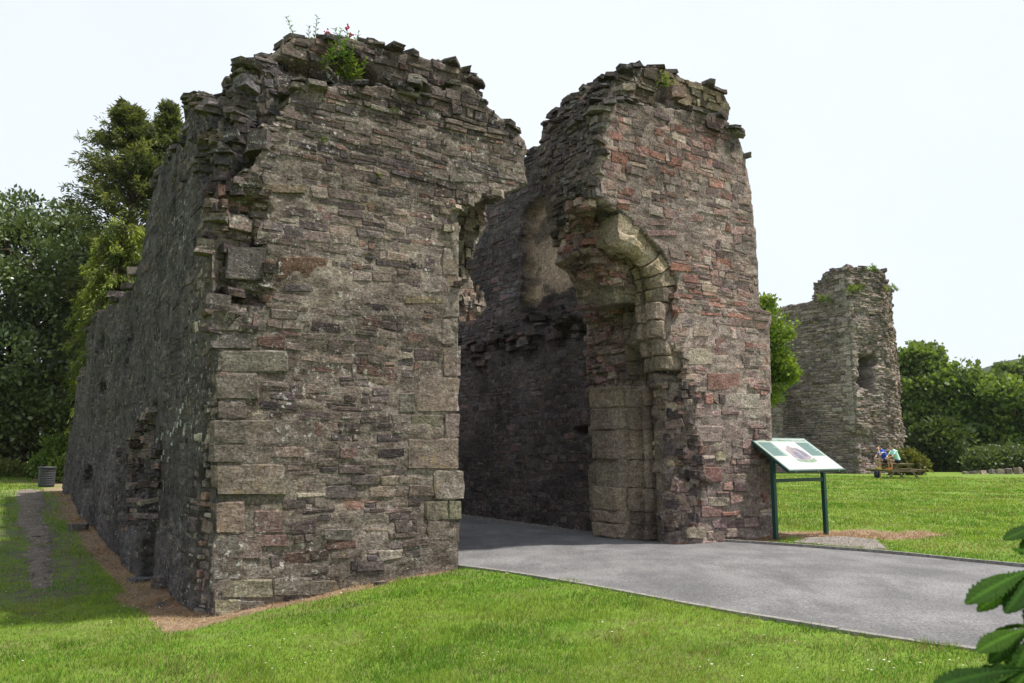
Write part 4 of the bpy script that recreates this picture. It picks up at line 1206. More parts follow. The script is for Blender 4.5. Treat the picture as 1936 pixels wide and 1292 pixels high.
# ------------------------------------------------------------------ grass blades
def grass(name, n, dmin, dmax, seed, hmul=1.0, label='', want='lawn'):
    rr = np.random.default_rng(seed)
    u = rr.uniform(0, 1, n)
    d = dmin * (dmax / dmin)**u                       # density falls off with the square of distance
    th = rr.uniform(-math.radians(41), math.radians(41), n)
    x, y = d*np.sin(th), d*np.cos(th)
    s, t = world2st(x, y)
    jr = .07*fbm(np.stack([x, y, 0*x], 1), 3.0, 2, 15)
    ok = ~in_poly(x + jr, y + jr, ROAD) & ~((s > -3.3) & (s < .1) & (t > 0) & (t < 16.5)) & ~((s > 4.5) & (s < 6.8) & (t > 0) & (t < 15))
    ok &= ~((s > -.1) & (s < 4.8) & (t > 0))
    ok &= ~(in_poly(x, y, PATH) & (rr.uniform(0, 1, n) < .96)) & ~(in_poly(x, y, GRAV) & (rr.uniform(0, 1, n) < .95))
    x, y, d = x[ok], y[ok], d[ok]
    dead, worn, n2 = masks(x, y)
    P = np.stack([x, y, 0*x], 1)
    dens = .5 + .5*smooth(-.5, .1, fbm(P, 1.7, 2, 60)) - .6*worn
    keep = rr.uniform(0, 1, len(x)) < dens
    if want == 'dead': keep &= dead > rr.uniform(.2, .8, len(x))
    else: keep &= dead < rr.uniform(.25, .8, len(x))
    x, y, d, dead, P = x[keep], y[keep], d[keep], dead[keep], P[keep]
    n = len(x)
    z = hgt(x, y)
    dn = np.full(n, 9.0); nr = d < 25; dn[nr] = seg_dist(x[nr], y[nr], RL[35:])
    z = z - .0 * (1 - smooth(0, .8, dn))
    lush = fbm(P, .6, 3, 70)
    h = rr.uniform(.016, .044, n) * (1 + .5*lush + .7*smooth(.2, .5, fbm(P, 3.1, 2, 73))) * hmul * (1 + .012*d)
    w = rr.uniform(.0022, .0042, n) * np.maximum(1, d/6.5)
    a = rr.uniform(0, 6.28, n)
    lean = rr.uniform(.2, .9, n) * h * (2.2 if want == 'dead' else 1)
    la = rr.uniform(0, 6.28, n)
    V = np.empty((n, 3, 3))
    V[:, 0] = np.stack([x - w*np.cos(a), y - w*np.sin(a), z - .004], 1)
    V[:, 1] = np.stack([x + w*np.cos(a), y + w*np.sin(a), z - .004], 1)
    V[:, 2] = np.stack([x + lean*np.cos(la), y + lean*np.sin(la), z + h * (.6 if want == 'dead' else 1)], 1)
    tone = smooth(-.4, .42, fbm(P, 1.0, 3, 81) + .5*fbm(P, 4.0, 2, 83) + .25*rr.uniform(-1, 1, n))[:, None]
    if want == 'dead':
        c = np.array((.28, .17, .105))*(1-tone) + np.array((.4, .3, .2))*tone
    else:
        c = np.array((.105, .235, .016))*(1-tone) + np.array((.225, .33, .042))*tone
        dry = (rr.uniform(0, 1, n) < .10 + .3*smooth(.05, .4, fbm(P, .7, 3, 90)))[:, None]
        c = np.where(dry, np.array((.28, .24, .11)), c)
    c = c * rr.uniform(.7, 1.3, (n, 1))
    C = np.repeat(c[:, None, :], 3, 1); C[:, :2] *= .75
    F_ = np.arange(n*3).reshape(-1, 3)
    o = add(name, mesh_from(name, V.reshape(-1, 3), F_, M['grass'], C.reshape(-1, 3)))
    return tag(o, label, kind='stuff')
M['grass'] = leaf_mat('grass_blade', .4, .6, .25, .15)
grass('grass', 620000, 5.0, 48, 5, 1.0, 'short green grass of the lawn')
grass('dead_grass', 420000, 5.5, 26, 6, 1.35, 'dry brown grass along the wall foot', 'dead')
# daisies and clover heads: white specks
rr = np.random.default_rng(9); V, F_, C = [], [], []
cl = [(rr.uniform(0, 1936), rr.uniform(1085, 1290)) for _ in range(30)] + [(rr.uniform(150, 360), rr.uniform(1080, 1200)) for _ in range(10)] + [(rr.uniform(1450, 1900), rr.uniform(915, 1040)) for _ in range(30)]
for px, py in cl:
    g0 = on_ground(px, py)
    for _ in range(int(rr.integers(1, 7))):
        x, y = g0.x + rr.normal(0, .14), g0.y + rr.normal(0, .2)
        s, t = world2st(x, y)
        if in_poly(np.array([x]), np.array([y]), ROAD)[0] or (-3.4 < s < 7 and t > -.1): continue
        z = H1(x, y) + .03; R_ = rr.uniform(.006, .011); b = len(V)
        for k in range(6):
            V.append((x + R_*math.cos(k*1.047), y + R_*math.sin(k*1.047), z + rr.uniform(0, .004))); C.append((.75, .75, .7))
        V.append((x, y, z + .006)); C.append((.7, .55, .1) if rr.random() < .4 else (.75, .75, .72))
        F_ += [(b+k, b+(k+1) % 6, b+6) for k in range(6)]
        b = len(V); V += [(x-.001, y, z), (x+.001, y, z), (x, y, z-.05)]; C += [(.1, .15, .03)]*3; F_.append((b, b+1, b+2))
tag(add('daisies', mesh_from('daisies', np.array(V), F_, M['grass'], np.array(C))), 'white daisies scattered in the lawn', kind='stuff')

# ------------------------------------------------------------------ far tower and curtain wall
TY = 48.0
tw0 = on_y(1600, 895, TY); TZ0 = .1
tower = empty('ruined_tower', (tw0.x, TY, TZ0))
tag(tower, 'tall grey ruined stone tower with a jagged window hole, beyond the lawn', 'tower')
def TW(px, py, Y):
    p = on_y(px, py, Y); return (p.x - tw0.x, Y - TY, p.z - TZ0)
# plan (x, y relative): left face, corner with pale quoins, right face, narrow return
cA = TW(1476, 800, 52.5); cB = TW(1620, 800, 48.0); cC = TW(1694, 800, 49.6); cD = TW(1707, 800, 53.0)
cE = (cD[0] - 1.0, cD[1] + 4.0); cF = (cA[0], cA[1] + 4.0)
plan = [cA[:2], cB[:2], cC[:2], cD[:2], cE, cF]
def ztop(px, py, Y): return TW(px, py, Y)[2]
def lerp(a, b, k): return tuple(x + (y - x)*k for x, y in zip(a, b))
zl = ztop(1480, 582, 52.5); zm = ztop(1585, 552, 49.2); zh = ztop(1640, 500, 49)
m1 = lerp(cA[:2], cB[:2], .76)
bot = -1.5
def ring(P, z): return [(p[0], p[1], z_) for p, z_ in zip(P, z)]
low = [cA[:2], cB[:2], cC[:2], cD[:2], cE, cF]
cen = (sum(p[0] for p in plan)/6, sum(p[1] for p in plan)/6)
def shr(p, k): return (p[0] + (cen[0]-p[0])*k, p[1] + (cen[1]-p[1])*k)
m1 = lerp(cA[:2], cB[:2], .70)
hi_pl = [m1, cB[:2], cC[:2], cD[:2], cE, (m1[0] + .3, m1[1] + 3.0)]
tips = [ztop(1592, 512, 49.2), ztop(1622, 499, 48), ztop(1680, 512, 49.6), ztop(1686, 545, 53), zh - 1.2, zh - .8]
V, Q, N = voxelise([(ring(low, [bot]*6), ring([shr(p, .05) for p in low], [zl, zm - .2, zm - .2, zm - .5, zm, zl + .4])),
                    (ring(hi_pl, [2]*6), ring([shr(p, .06) for p in hi_pl], tips))], .11)
V = rough(V, N, 111, 2.2, .06, .06, .02)
# jagged hole
fB, fC = np.array(cB[:2]), np.array(cC[:2]); er = (fC - fB) / np.linalg.norm(fC - fB); nr_ = np.array((er[1], -er[0]))
u_ = (V[:, :2] - fB) @ er; dfr = (V[:, :2] - fB) @ nr_
hz0, hz1 = TW(1650, 742, 48.8)[2], TW(1650, 670, 48.8)[2]
hu0, hu1 = .5, 1.95
um, zm_ = (hu0+hu1)/2, (hz0+hz1)/2
wob = .42*fbm(V, 1.9, 3, 31)
slant = (V[:, 2]-zm_)*.22
mk = (1 - smooth(.8, 1.05, np.abs((u_-um-slant)/((hu1-hu0)/2)) + wob)) * (1 - smooth(.85, 1.05, np.abs((V[:, 2]-zm_)/((hz1-hz0)/2)) + wob)) * (dfr > -1.2) * ((N[:, :2] @ nr_) > .2)
V[:, :2] -= (mk * 2.2)[:, None] * nr_[None]
# broken band below the window and torn return
mk2 = (1 - smooth(.6, 1.1, np.abs((u_-.9)/.8) + 2*wob)) * (1 - smooth(.5, 1.0, np.abs((V[:, 2]-1.6)/1.4) + wob)) * ((N[:, :2] @ nr_) > .2)
V[:, :2] -= (mk2 * .25)[:, None] * nr_[None]
left_n = np.array((cB[1]-cA[1], -(cB[0]-cA[0]))); left_n /= np.linalg.norm(left_n)
isl = smooth(.6, .95, N[:, :2] @ left_n)[:, None]  # left face toned down below: its shade is put into the colour
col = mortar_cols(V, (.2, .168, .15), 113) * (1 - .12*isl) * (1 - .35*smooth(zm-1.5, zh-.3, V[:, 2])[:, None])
red = ((u_ > 1.9) * 1.0)[:, None]
col = col * (1 - red*.0) 
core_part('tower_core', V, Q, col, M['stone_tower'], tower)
bvT = bvh_of(V, Q)
PAL_T = [(4, (.205, .17, .152)), (3, (.165, .138, .126)), (2, (.245, .205, .178)), (1, (.2, .148, .132)), (1, (.12, .102, .098))]
items = []; r = random.Random(77)
eL = np.array((cB[0]-cA[0], cB[1]-cA[1], 0)); wL = np.linalg.norm(eL); eL /= wL
F_TL = Face((cA[0], cA[1], 0), eL, (left_n[0], left_n[1], 0), 3.0)
F_TR = Face((cB[0], cB[1], 0), (er[0], er[1], 0), (nr_[0], nr_[1], 0), 3.0)
n3 = np.array((cD[1]-cC[1], -(cD[0]-cC[0]))); n3 /= np.linalg.norm(n3); e3 = np.array((cD[0]-cC[0], cD[1]-cC[1])); w3 = np.linalg.norm(e3); e3 /= w3
F_TS = Face((cC[0], cC[1], 0), (e3[0], e3[1], 0), (n3[0], n3[1], 0), 3.0)
wR = np.linalg.norm(fC - fB)
# quoins on the corner
z = 2.6
k = 0
while z < zh - 1.0:
    h = r.uniform(.24, .4); lw = (.75, .42)[k % 2] * r.uniform(.85, 1.1)
    g = make_stone(F_TL, (wL - lw - z*.028, z+.01, wL - .02 - z*.028, z+h-.01), bvT, .045, r.random(), .03, .01, .2, .5)
    if g: items.append(dict(V=g[0], F=g[1], col=shade((.25, .218, .195), r), mat=M['stone_tower'], n=(left_n[0], left_n[1], 0), keep=True, name='quoin'))
    if k % 2:
        g = make_stone(F_TR, (.02 + z*.01, z+.01, .4 + z*.01, z+h-.01), bvT, .045, r.random(), .03, .01, .2, .5)
        if g: items.append(dict(V=g[0], F=g[1], col=shade((.25, .218, .195), r), mat=M['stone_tower'], n=(nr_[0], nr_[1], 0), keep=True, name='quoin'))
    z += h; k += 1
for F__, u0, u1, sd_ in ((F_TL, 0, wL-.3, 41), (F_TR, .2, wR, 42), (F_TS, 0, w3, 43)):
    for q in courses(u0, u1, -.4, zh + .2, (.12, .24), (.25, .75), sd_, .02, .03, .93):
        g = make_stone(F__, q, bvT, r.uniform(.01, .06) if F__ is not F_TS else r.uniform(.0, .12), r.random(), .035, .02, .15, .22, jit=.16)
        if not g: continue
        c = pick(PAL_T, r); zc = (q[1]+q[3])/2
        if F__ is F_TS or (F__ is F_TR and zc < 4): c = tuple(a*b for a, b in zip(c, (1.03, .97, .93)))
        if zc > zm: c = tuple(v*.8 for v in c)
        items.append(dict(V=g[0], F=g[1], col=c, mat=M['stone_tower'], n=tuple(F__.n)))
# crumbled top
for k in range(140):
    x, y = r.uniform(cA[0], cD[0]), r.uniform(-.3, 5)
    h = bvT.ray_cast(Vector((x, y, 25)), Vector((0, 0, -1)), 25)
    if h[0] is None or h[1].z < .3: continue
    Vv, Ff = make_slab(np.array(h[0]), (r.uniform(.3, .7), r.uniform(.25, .5), r.uniform(.1, .25)), r.uniform(0, 3), (r.gauss(0, .1), r.gauss(0, .1)), k)
    items.append(dict(V=Vv, F=Ff, col=tuple(v*.62 for v in pick(PAL_T, r)), mat=M['stone_tower'], n=(0, -.8, .3)))
place_stones(items, tower)

# curtain wall running back from the gatehouse to the tower
cw = empty('curtain_wall', (tw0.x, TY, TZ0))
tag(cw, 'weathered curtain wall joining the far tower behind the bright green tree', 'wall')
w1 = TW(1400, 800, 50.5); w2 = TW(1481, 800, 51.0)
wdir = np.array((w2[0]-w1[0], w2[1]-w1[1], 0)); wl_ = np.linalg.norm(wdir); wdir /= wl_; wn_ = np.array((wdir[1], -wdir[0], 0))
zt = ztop(1450, 690, 50.8)
P4 = [w1[:2], w2[:2], (w2[0]+.1, w2[1]+1.2), (w1[0], w1[1]+1.2)]
V, Q, N = voxelise([(ring(P4, [bot]*4), ring(P4, [zt-.6, zt, zt, zt-.6]))], .11)
V = rough(V, N, 121, 1.8)
core_part('wall_core', V, Q, mortar_cols(V, (.23, .2, .17), 122), M['stone_tower'], cw)
bvC = bvh_of(V, Q); items = []
F_CW = Face((w1[0], w1[1], 0), wdir, wn_, 3.0)
for q in courses(1.0, wl_, -.4, zt, (.12, .24), (.25, .75), 44, .02, .03, .93):
    g = make_stone(F_CW, q, bvC, r.uniform(.0, .05), r.random(), .035, .02, .15, .22, jit=.16)
    if g: items.append(dict(V=g[0], F=g[1], col=pick(PAL_T, r), mat=M['stone_tower'], n=tuple(wn_)))
place_stones(items, cw)

# ------------------------------------------------------------------ low stone wall at the far right
for k, (px, w, h) in enumerate([(1824, .35, .14), (1840, .5, .2), (1858, .4, .22), (1874, .42, .28), (1890, .46, .3), (1907, .5, .34), (1925, .52, .38)]):
    p = on_y(px, 894, 47.5); z0 = H1(p.x, p.y)
    g = make_slab(np.array((0, 0, h*.45)), (w, .4, h), .1, (0, 0), 70 + k)
    o = add('boulder', mesh_from('boulder', np.array(g[0]), g[1], M['stone_tower'], np.tile(pick(PAL_T, r), (len(g[0]), 1))))
    o.location = (p.x, p.y, z0)
    ordn = ['first', 'second', 'third', 'fourth', 'fifth', 'sixth', 'seventh', 'eighth', 'ninth'][k]
    tag(o, f'low grey boulder edging the far lawn, {ordn} from the picnic table', 'boulder', 'boulders edging the far lawn')

# ------------------------------------------------------------------ wooded hill
hp = on_y(1990, 655, 900.0)
n_a, n_b = 300, 80
V, F_ = [], []
for j in range(n_b):
    for i in range(n_a):
        x = 250 + 900*i/(n_a-1); y = 780 + 500*j/(n_b-1)
        ridge = np.interp(x, [250, 440, 480, 517, 550, 580, 640, 900, 1150], [0, 30, 58, 84, 98, 110, 122, 130, 110])
        z = ridge * math.sin(math.pi*min(1, j/(n_b-1)*1.15 + .0))**.8 if j else -20
        V.append((x, y, z - 10))
V = np.array(V); V[:, 2] += 9*fbm(V, .035, 4, 9, .8) * (V[:, 2] > -5)
for j in range(n_b-1):
    for i in range(n_a-1):
        q = j*n_a+i; F_.append((q, q+1, q+n_a+1, q+n_a))
m_, nt, out = new_mat('wooded_hill'); nb = NB(nt)
pos = nb.n('ShaderNodeNewGeometry').outputs['Position']
c = nb.mix(nb.rng(nb.noise(pos, .09, 6, .7), .35, .65), (.016, .028, .012), (.06, .08, .03))
principled(nb, out, c, .95, nb.bump(nb.noise(pos, .12, 6, .7), 1.0, 6.0), .05)
tag(add('hill', mesh_from('hill', V, F_, m_, None, True)), 'distant wooded hill above the trees', kind='structure')

# ------------------------------------------------------------------ trees
def leaf_cards(centres, normals, n_per, spread, size, seed, cols, kind='leaf', droop=0.0, flat=.6):
    rr = np.random.default_rng(seed); n = len(centres) * n_per
    c = np.repeat(centres, n_per, 0); nn = np.repeat(normals, n_per, 0)
    off = rr.normal(0, 1, (n, 3)) * spread
    off[:, 2] *= flat
    c = c + off
    d = nn + rr.normal(0, .75, (n, 3)); d[:, 2] -= droop
    d /= np.linalg.norm(d, axis=1)[:, None] + 1e-9
    up = rr.normal(0, 1, (n, 3)); b = np.cross(d, up); b /= np.linalg.norm(b, axis=1)[:, None] + 1e-9
    nrm = np.cross(d, b)
    L = size * rr.uniform(.6, 1.35, n)[:, None]
    W = L * (.30 if kind == 'leaf' else .13 if kind == 'frond' else .42)
    V = np.empty((n, 4, 3))
    V[:, 0] = c; V[:, 1] = c + d*L*.5 + b*W + nrm*L*.06; V[:, 2] = c + d*L - nrm*L*.08; V[:, 3] = c + d*L*.5 - b*W + nrm*L*.06
    cl = np.repeat(cols, n_per, 0) * rr.uniform(.7, 1.3, (n, 1))
    return V.reshape(-1, 3), np.arange(n*4).reshape(-1, 4), np.repeat(cl, 4, 0)

def tree(name, label, base, lobes, n_cl, n_per, spread, size, c_dark, c_light, seed, trunk_r=.25, mat='leaf', kind='leaf', group=None, droop=0.0, shell=.72, cat='tree', hole=.0, flat=.6, sub=0):
    rr = np.random.default_rng(seed)
    root = empty(name, tuple(base)); tag(root, label, cat, group)
    lob = [(np.array(c) - np.array(base), np.array(rd)) for c, rd in lobes]
    if sub:
        l2 = []
        for c, rd in lob:
            for _ in range(sub):
                v = rr.normal(0, 1, 3); v /= np.linalg.norm(v)
                l2.append((c + v*rd*.62, rd*rr.uniform(.36, .52)))
            l2.append((c, rd*.62))
        lob_in, lob = lob, l2
    else: lob_in = lob
    vol = np.array([rd[0]*rd[1] + rd[0]*rd[2] for _, rd in lob]); vol = vol / vol.sum()
    which = rr.choice(len(lob), n_cl, p=vol)
    d = rr.normal(0, 1, (n_cl, 3)); d /= np.linalg.norm(d, axis=1)[:, None]
    C = np.array([lob[k][0] for k in which]); Rd = np.array([lob[k][1] for k in which])
    rad = shell + (1 - shell) * rr.uniform(0, 1, n_cl)**.6
    rad = np.where(rr.uniform(0, 1, n_cl) < .2, rr.uniform(.3, 1, n_cl), rad)
    lump = 1 + .22 * fbm(d*1.0 + C*.37, 1.6, 3, seed)
    P = C + d * Rd * (rad * lump)[:, None]
    # drop clusters buried inside other lobes or in gaps
    keep = np.ones(n_cl, bool)
    for c, rd in lob:
        keep &= ~((((P - c) / (rd*.62))**2).sum(1) < 1)
    if hole: keep &= fbm(P, .75, 2, seed+3) > -.55 + hole
    keep &= P[:, 2] > .15
    P, d, rad, lumpk = P[keep], d[keep], rad[keep], lump[keep]
    tone = np.clip(.5 + .9*fbm(P, .8, 3, seed+7) + .15*rr.uniform(-1, 1, len(P)), 0, 1)[:, None]
    col = np.array(c_dark)*(1-tone) + np.array(c_light)*tone
    nrm = d + np.array((0, 0, .35))
    V, F_, Cc = leaf_cards(P, nrm, n_per, spread, size, seed+1, col, kind, droop, flat)
    o = add('crown', mesh_from('crown', V, F_, M[mat], Cc), root)
    mb = MB()
    top = max((l for l in lob_in), key=lambda l: l[0][2])[0]
    mid = Vector((top[0]*.3, top[1]*.3, top[2]*.5))
    mb.tube([(0, 0, -.4), (0.03, 0, .5), tuple(mid*.5 + Vector((0, 0, 0))), tuple(mid), tuple(Vector(top)*.98)], [trunk_r*1.5, trunk_r*1.05, trunk_r*.85, trunk_r*.6, trunk_r*.12], 9)
    mb.build('trunk', M['bark'], root, True)
    for c, rd in lob_in:
        st_ = mid * rr.uniform(.45, 1.0)
        en = Vector(c); mdl = st_.lerp(en, .5) + Vector((rr.normal(0, .15), rr.normal(0, .15), .25))
        mb = MB().tube([st_, mdl, en], [trunk_r*.45, trunk_r*.3, trunk_r*.12], 6)
        for _ in range(5):
            dd = Vector(rr.normal(0, 1, 3)); dd.normalize()
            e2 = en + Vector((dd.x*rd[0], dd.y*rd[1], dd.z*rd[2]))*.8
            mb.tube([mdl.lerp(en, .6), en.lerp(e2, .5) + Vector((0, 0, .1)), e2], [trunk_r*.16, trunk_r*.1, trunk_r*.03], 5)
        mb.build('limb', M['bark'], root, True)
    return root

def lobe(px, py, Y, rx, ry=None, rz=None):
    """crown lobe: centre at a photo point at distance Y, radii in metres"""
    p = on_y(px, py, Y); return (tuple(p), (rx, ry or rx, rz or rx))
def gbase(px, Y): p = on_y(px, 900, Y); return (p.x, Y, H1(p.x, Y) - .1)

# left: holm oak, dark companion, cypress, light shrubs
tree('oak_tree', 'large dark evergreen oak tree at the left edge, behind the bin', gbase(20, 34), [lobe(60, 480, 33, 2.9, 2.6, 2.8), lobe(-30, 560, 33, 3.2), lobe(130, 560, 34, 2.2, 2.2, 2.6), lobe(40, 680, 32, 3.2, 2.6, 2.6), lobe(120, 720, 33, 2.0, 2, 2.2), lobe(-60, 740, 33, 3.0), lobe(60, 790, 32.5, 2.4, 2.0, 1.4), lobe(-20, 830, 33, 2.2, 2.0, 1.3), lobe(105, 460, 34, 1.6, 1.6, 1.6), lobe(10, 420, 34, 1.8, 1.6, 1.3), lobe(140, 470, 34.5, 1.7, 1.6, 1.9), lobe(165, 540, 34.5, 1.6, 1.6, 1.8)],
     8600, 12, .22, .2, (.045, .072, .026), (.15, .195, .075), 201, .45, 'leaf_gloss', shell=.7, sub=6)
tree('yew_tree', 'dark tree between the evergreen oak and the gatehouse', gbase(190, 38), [lobe(190, 620, 38, 2.6, 2.4, 3.0), lobe(150, 760, 37, 2.4), lobe(230, 740, 38, 2.6), lobe(110, 820, 37, 2.2, 2, 1.4), lobe(200, 840, 37, 2.6, 2, 1.6)],
     3000, 12, .3, .24, (.016, .028, .012), (.055, .08, .03), 203, .35, 'leaf', shell=.7)
def conifer(name, label, base, axis, prof, n_pl, n_fr, size, c_dark, c_light, seed, droop, upness, trunk_r):
    """axis: list of world points bottom to top; prof: crown radius along it. Feathery plumes that end in loose tips."""
    rr = np.random.default_rng(seed); root = empty(name, tuple(base)); tag(root, label, 'tree')
    A = np.array([np.array(p) - np.array(base) for p in axis]); Pc, Dn, Cl, Sz = [], [], [], []
    tt = np.linspace(0, 1, len(A))
    limbs = MB()
    for k in range(n_pl):
        f = rr.uniform(0, 1)**.85
        o = np.array([np.interp(f, tt, A[:, i]) for i in range(3)])
        a = rr.uniform(0, 6.283); R_ = np.interp(f, tt, prof) * rr.uniform(.55, 1.15)
        d = np.array((math.cos(a), math.sin(a), upness + rr.normal(0, .18)))
        tip = o + d*R_; mid = o + d*R_*.55 + np.array((0, 0, .08*R_))
        tip[2] -= droop*R_*.5
        tone = np.clip(.5 + .35*rr.normal() , 0, 1)
        limbs.tube([tuple(o), tuple(mid), tuple(tip)], [.03, .02, .006], 4, False)
        for q in range(n_fr):
            g = rr.uniform(.25, 1.0)**.8
            p = (1-g)**2*o + 2*g*(1-g)*mid + g*g*tip
            dd = (mid - o)*(1-g) + (tip - mid)*g; dd = dd/ (np.linalg.norm(dd)+1e-6)
            Pc.append(p + rr.normal(0, .10, 3)*(1.15-g)); Dn.append(dd + np.array((0, 0, -.6*droop*g)))
            Cl.append((np.array(c_dark)*(1-tone) + np.array(c_light)*tone)*(.75+.5*g))
    V, F_, Cc = leaf_cards(np.array(Pc), np.array(Dn), 3, .07, size, seed, np.array(Cl), 'frond', 0, 1.0)
    add('crown', mesh_from('crown', V, F_, M['leaf'], Cc), root)
    limbs.build('limb', M['bark'], root, True)
    mb = MB().tube([tuple(np.array((0, 0, -.3)))] + [tuple(p) for p in A], [trunk_r*1.4] + [trunk_r*(1-.9*k/(len(A)-1)) for k in range(len(A))], 9)
    mb.build('trunk', M['bark'], root, True)
    return root
def axis_at(pts, Y): return [tuple(on_y(x, y, Y)) for x, y in pts]
conifer('cypress_tree', 'tall ragged cypress tree with loose tips rising behind the gatehouse', gbase(262, 31), axis_at([(262, 880), (260, 700), (256, 560), (250, 420), (246, 320), (241, 208)], 31), [2.2, 2.4, 2.4, 2.6, 1.7, .3], 560, 27, .2, (.045, .06, .016), (.13, .15, .036), 205, .3, .55, .3)
conifer('cypress_tree', 'second slimmer cypress tip just left of the gatehouse shoulder', gbase(322, 32), axis_at([(322, 880), (322, 600), (320, 400), (318, 300), (318, 206)], 32), [1.6, 1.6, 1.3, .8, .2], 260, 24, .22, (.045, .06, .018), (.12, .145, .038), 206, .2, .7, .24)
conifer('golden_cypress', 'bright yellow-green cypress with drooping sprays beside the dark side wall', gbase(215, 28), axis_at([(215, 880), (212, 720), (215, 620), (222, 530), (240, 430)], 28), [1.3, 1.5, 1.45, 1.2, .8], 330, 28, .17, (.06, .095, .014), (.21, .25, .035), 207, 1.1, .25, .16)
tree('light_shrub', 'light green sunlit shrub behind the litter bin', gbase(105, 28), [lobe(112, 862, 28, .55, .5, .75), lobe(90, 880, 28, .4, .4, .4), lobe(122, 890, 27.5, .35, .4, .5)], 420, 12, .12, .12, (.06, .1, .02), (.17, .24, .05), 209, .04, 'leaf', cat='shrub')
tree('low_shrub', 'low olive shrub at the left edge beyond the path', gbase(10, 29), [lobe(5, 893, 29, .7, .5, .35), lobe(40, 898, 29, .5, .4, .25), lobe(-30, 890, 29, .8, .5, .5), lobe(70, 900, 29, .3, .4, .2)], 420, 12, .12, .12, (.05, .08, .02), (.13, .16, .04), 211, .04, 'leaf', cat='shrub')
# bright tree behind the right block
tree('maple_tree', 'bright green leafy tree squeezed between the gatehouse and the far tower', gbase(1432, 30), [lobe(1440, 640, 30, 1.0, 1.0, 1.2), lobe(1478, 640, 30, .55, .6, .8), lobe(1470, 700, 30, .75, .7, .6), lobe(1492, 705, 29.8, .4, .5, .4), lobe(1450, 745, 30, .5, .5, .4), lobe(1446, 585, 30, .4, .5, .5), lobe(1410, 700, 30, 1.0, .8, .9), lobe(1455, 575, 30, .12, .12, .4)],
     1500, 13, .13, .15, (.08, .135, .016), (.24, .33, .04), 213, .14, 'leaf', shell=.55, hole=.1, sub=4)
# right: big deciduous belt
RT = [('tall feathery green tree right beside the far tower', 1742, 64, [(1738, 690, 2.0), (1760, 740, 2.6), (1725, 760, 2.2), (1745, 820, 2.8)], (.055, .09, .02), (.2, .28, .065)),
      ('rounded mid-green chestnut tree in the belt behind the low boulders', 1810, 62, [(1800, 745, 2.6), (1835, 735, 2.4), (1790, 800, 3.0), (1835, 810, 3.0), (1810, 860, 2.6)], (.05, .088, .018), (.19, .28, .055)),
      ('broad dark chestnut tree at the right edge of the photo', 1900, 60, [(1880, 760, 2.6), (1925, 750, 2.6), (1900, 810, 3.0), (1950, 800, 3.0), (1870, 840, 2.6), (1930, 860, 2.6)], (.05, .088, .018), (.21, .295, .055)),
      ('taller blue-green tree rising behind the chestnuts at the far right', 1905, 76, [(1925, 715, 2.2), (1955, 705, 2.6), (1880, 735, 2.4), (1920, 760, 3.0)], (.055, .085, .026), (.17, .24, .07)),
      ('dark tree low behind the picnic table', 1752, 58, [(1735, 850, 1.8), (1780, 850, 2.2), (1760, 880, 1.8), (1725, 880, 1.2)], (.022, .038, .012), (.08, .12, .03))]
for k, (lab, bx_, Y, ls, cd, cl_) in enumerate(RT):
    p = on_y(bx_, 900, Y); b = (p.x, Y, H1(p.x, Y))
    tree('chestnut_tree' if k in (1, 2) else 'broadleaf_tree', lab, b, [lobe(x, y, Y - (i % 2), rd, rd*.9, rd*.85) for i, (x, y, rd) in enumerate(ls)], 2300, 12, .26, .34, cd, cl_, 220 + k, .3, 'leaf', 'broad', group='belt of trees beyond the far lawn', shell=.7, sub=6)
for k, (px, py, rd, lab) in enumerate([(1868, 872, 1.15, 'pale green bush in front of the tree belt, nearer the table'), (1915, 868, .95, 'grey-green bush in front of the tree belt at the right edge'), (1712, 872, .7, 'yellowish bush just right of the picnic table')]):
    Y = (51, 51, 46)[k]; p = on_y(px, py, Y); b = (p.x, Y, H1(p.x, Y) - .1)
    tree('bush', lab, b, [lobe(px, py, Y, rd, rd*.8, rd*.75), lobe(px+18, py+10, Y, rd*.7, rd*.6, rd*.5), lobe(px-16, py+10, Y, rd*.6, rd*.6, rd*.5)], 500, 12, .18, .2, ((.06, .09, .03), (.06, .085, .035), (.09, .1, .02))[k], ((.13, .18, .06), (.12, .16, .07), (.2, .2, .03))[k], 240 + k, .05, 'leaf', cat='bush')

# ------------------------------------------------------------------ information sign
M['green_metal'] = plain('green_painted_metal', (.006, .048, .04), .35, .5, .2, 10)
M['print_cream'] = plain('print_cream', (.42, .43, .37), .35, .4, .04, 3)
M['print_teal'] = plain('print_teal', (.14, .215, .195), .35, .4, .06, 3)
M['print_white'] = plain('print_white', (.42, .42, .43), .35, .4, .04, 5)
M['ink_dark'] = plain('ink_dark', (.06, .12, .11), .5, .3, .1, 5)
M['ink_stone'] = plain('ink_stone', (.2, .165, .175), .5, .3, .35, 14)
M['ink_blue'] = plain('ink_blue', (.1, .105, .16), .5, .3, .35, 14)
M['ink_green'] = plain('ink_green', (.14, .2, .13), .5, .3, .35, 14)
M['bolt'] = plain('bolt', (.4, .42, .42), .35, .5, .1, 10, 0, .8)
pL, pR = on_ground(1467, 1021), on_ground(1562, 1011)
sg = empty('information_sign', tuple((pL + pR) / 2))
tag(sg, 'green metal information board on two posts beside the gravel patch', 'sign')
e = (pR - pL); e.z = 0; wpost = e.length; e.normalize(); fwd = Vector((e.y, -e.x, 0))        # towards the reader
M3 = Matrix((e, -fwd, (0, 0, 1))).transposed()      # local x = along board, y = away from reader
sg.rotation_euler = M3.to_euler()
hw = wpost / 2
tl = on_y(1415, 828, 14.75); 
PW, PD = 1.66, 1.06; tilt = math.radians(34)
cz = 1.50
Mp = Matrix.Translation((-.03, 0, cz)) @ Matrix.Rotation(tilt, 4, 'X')
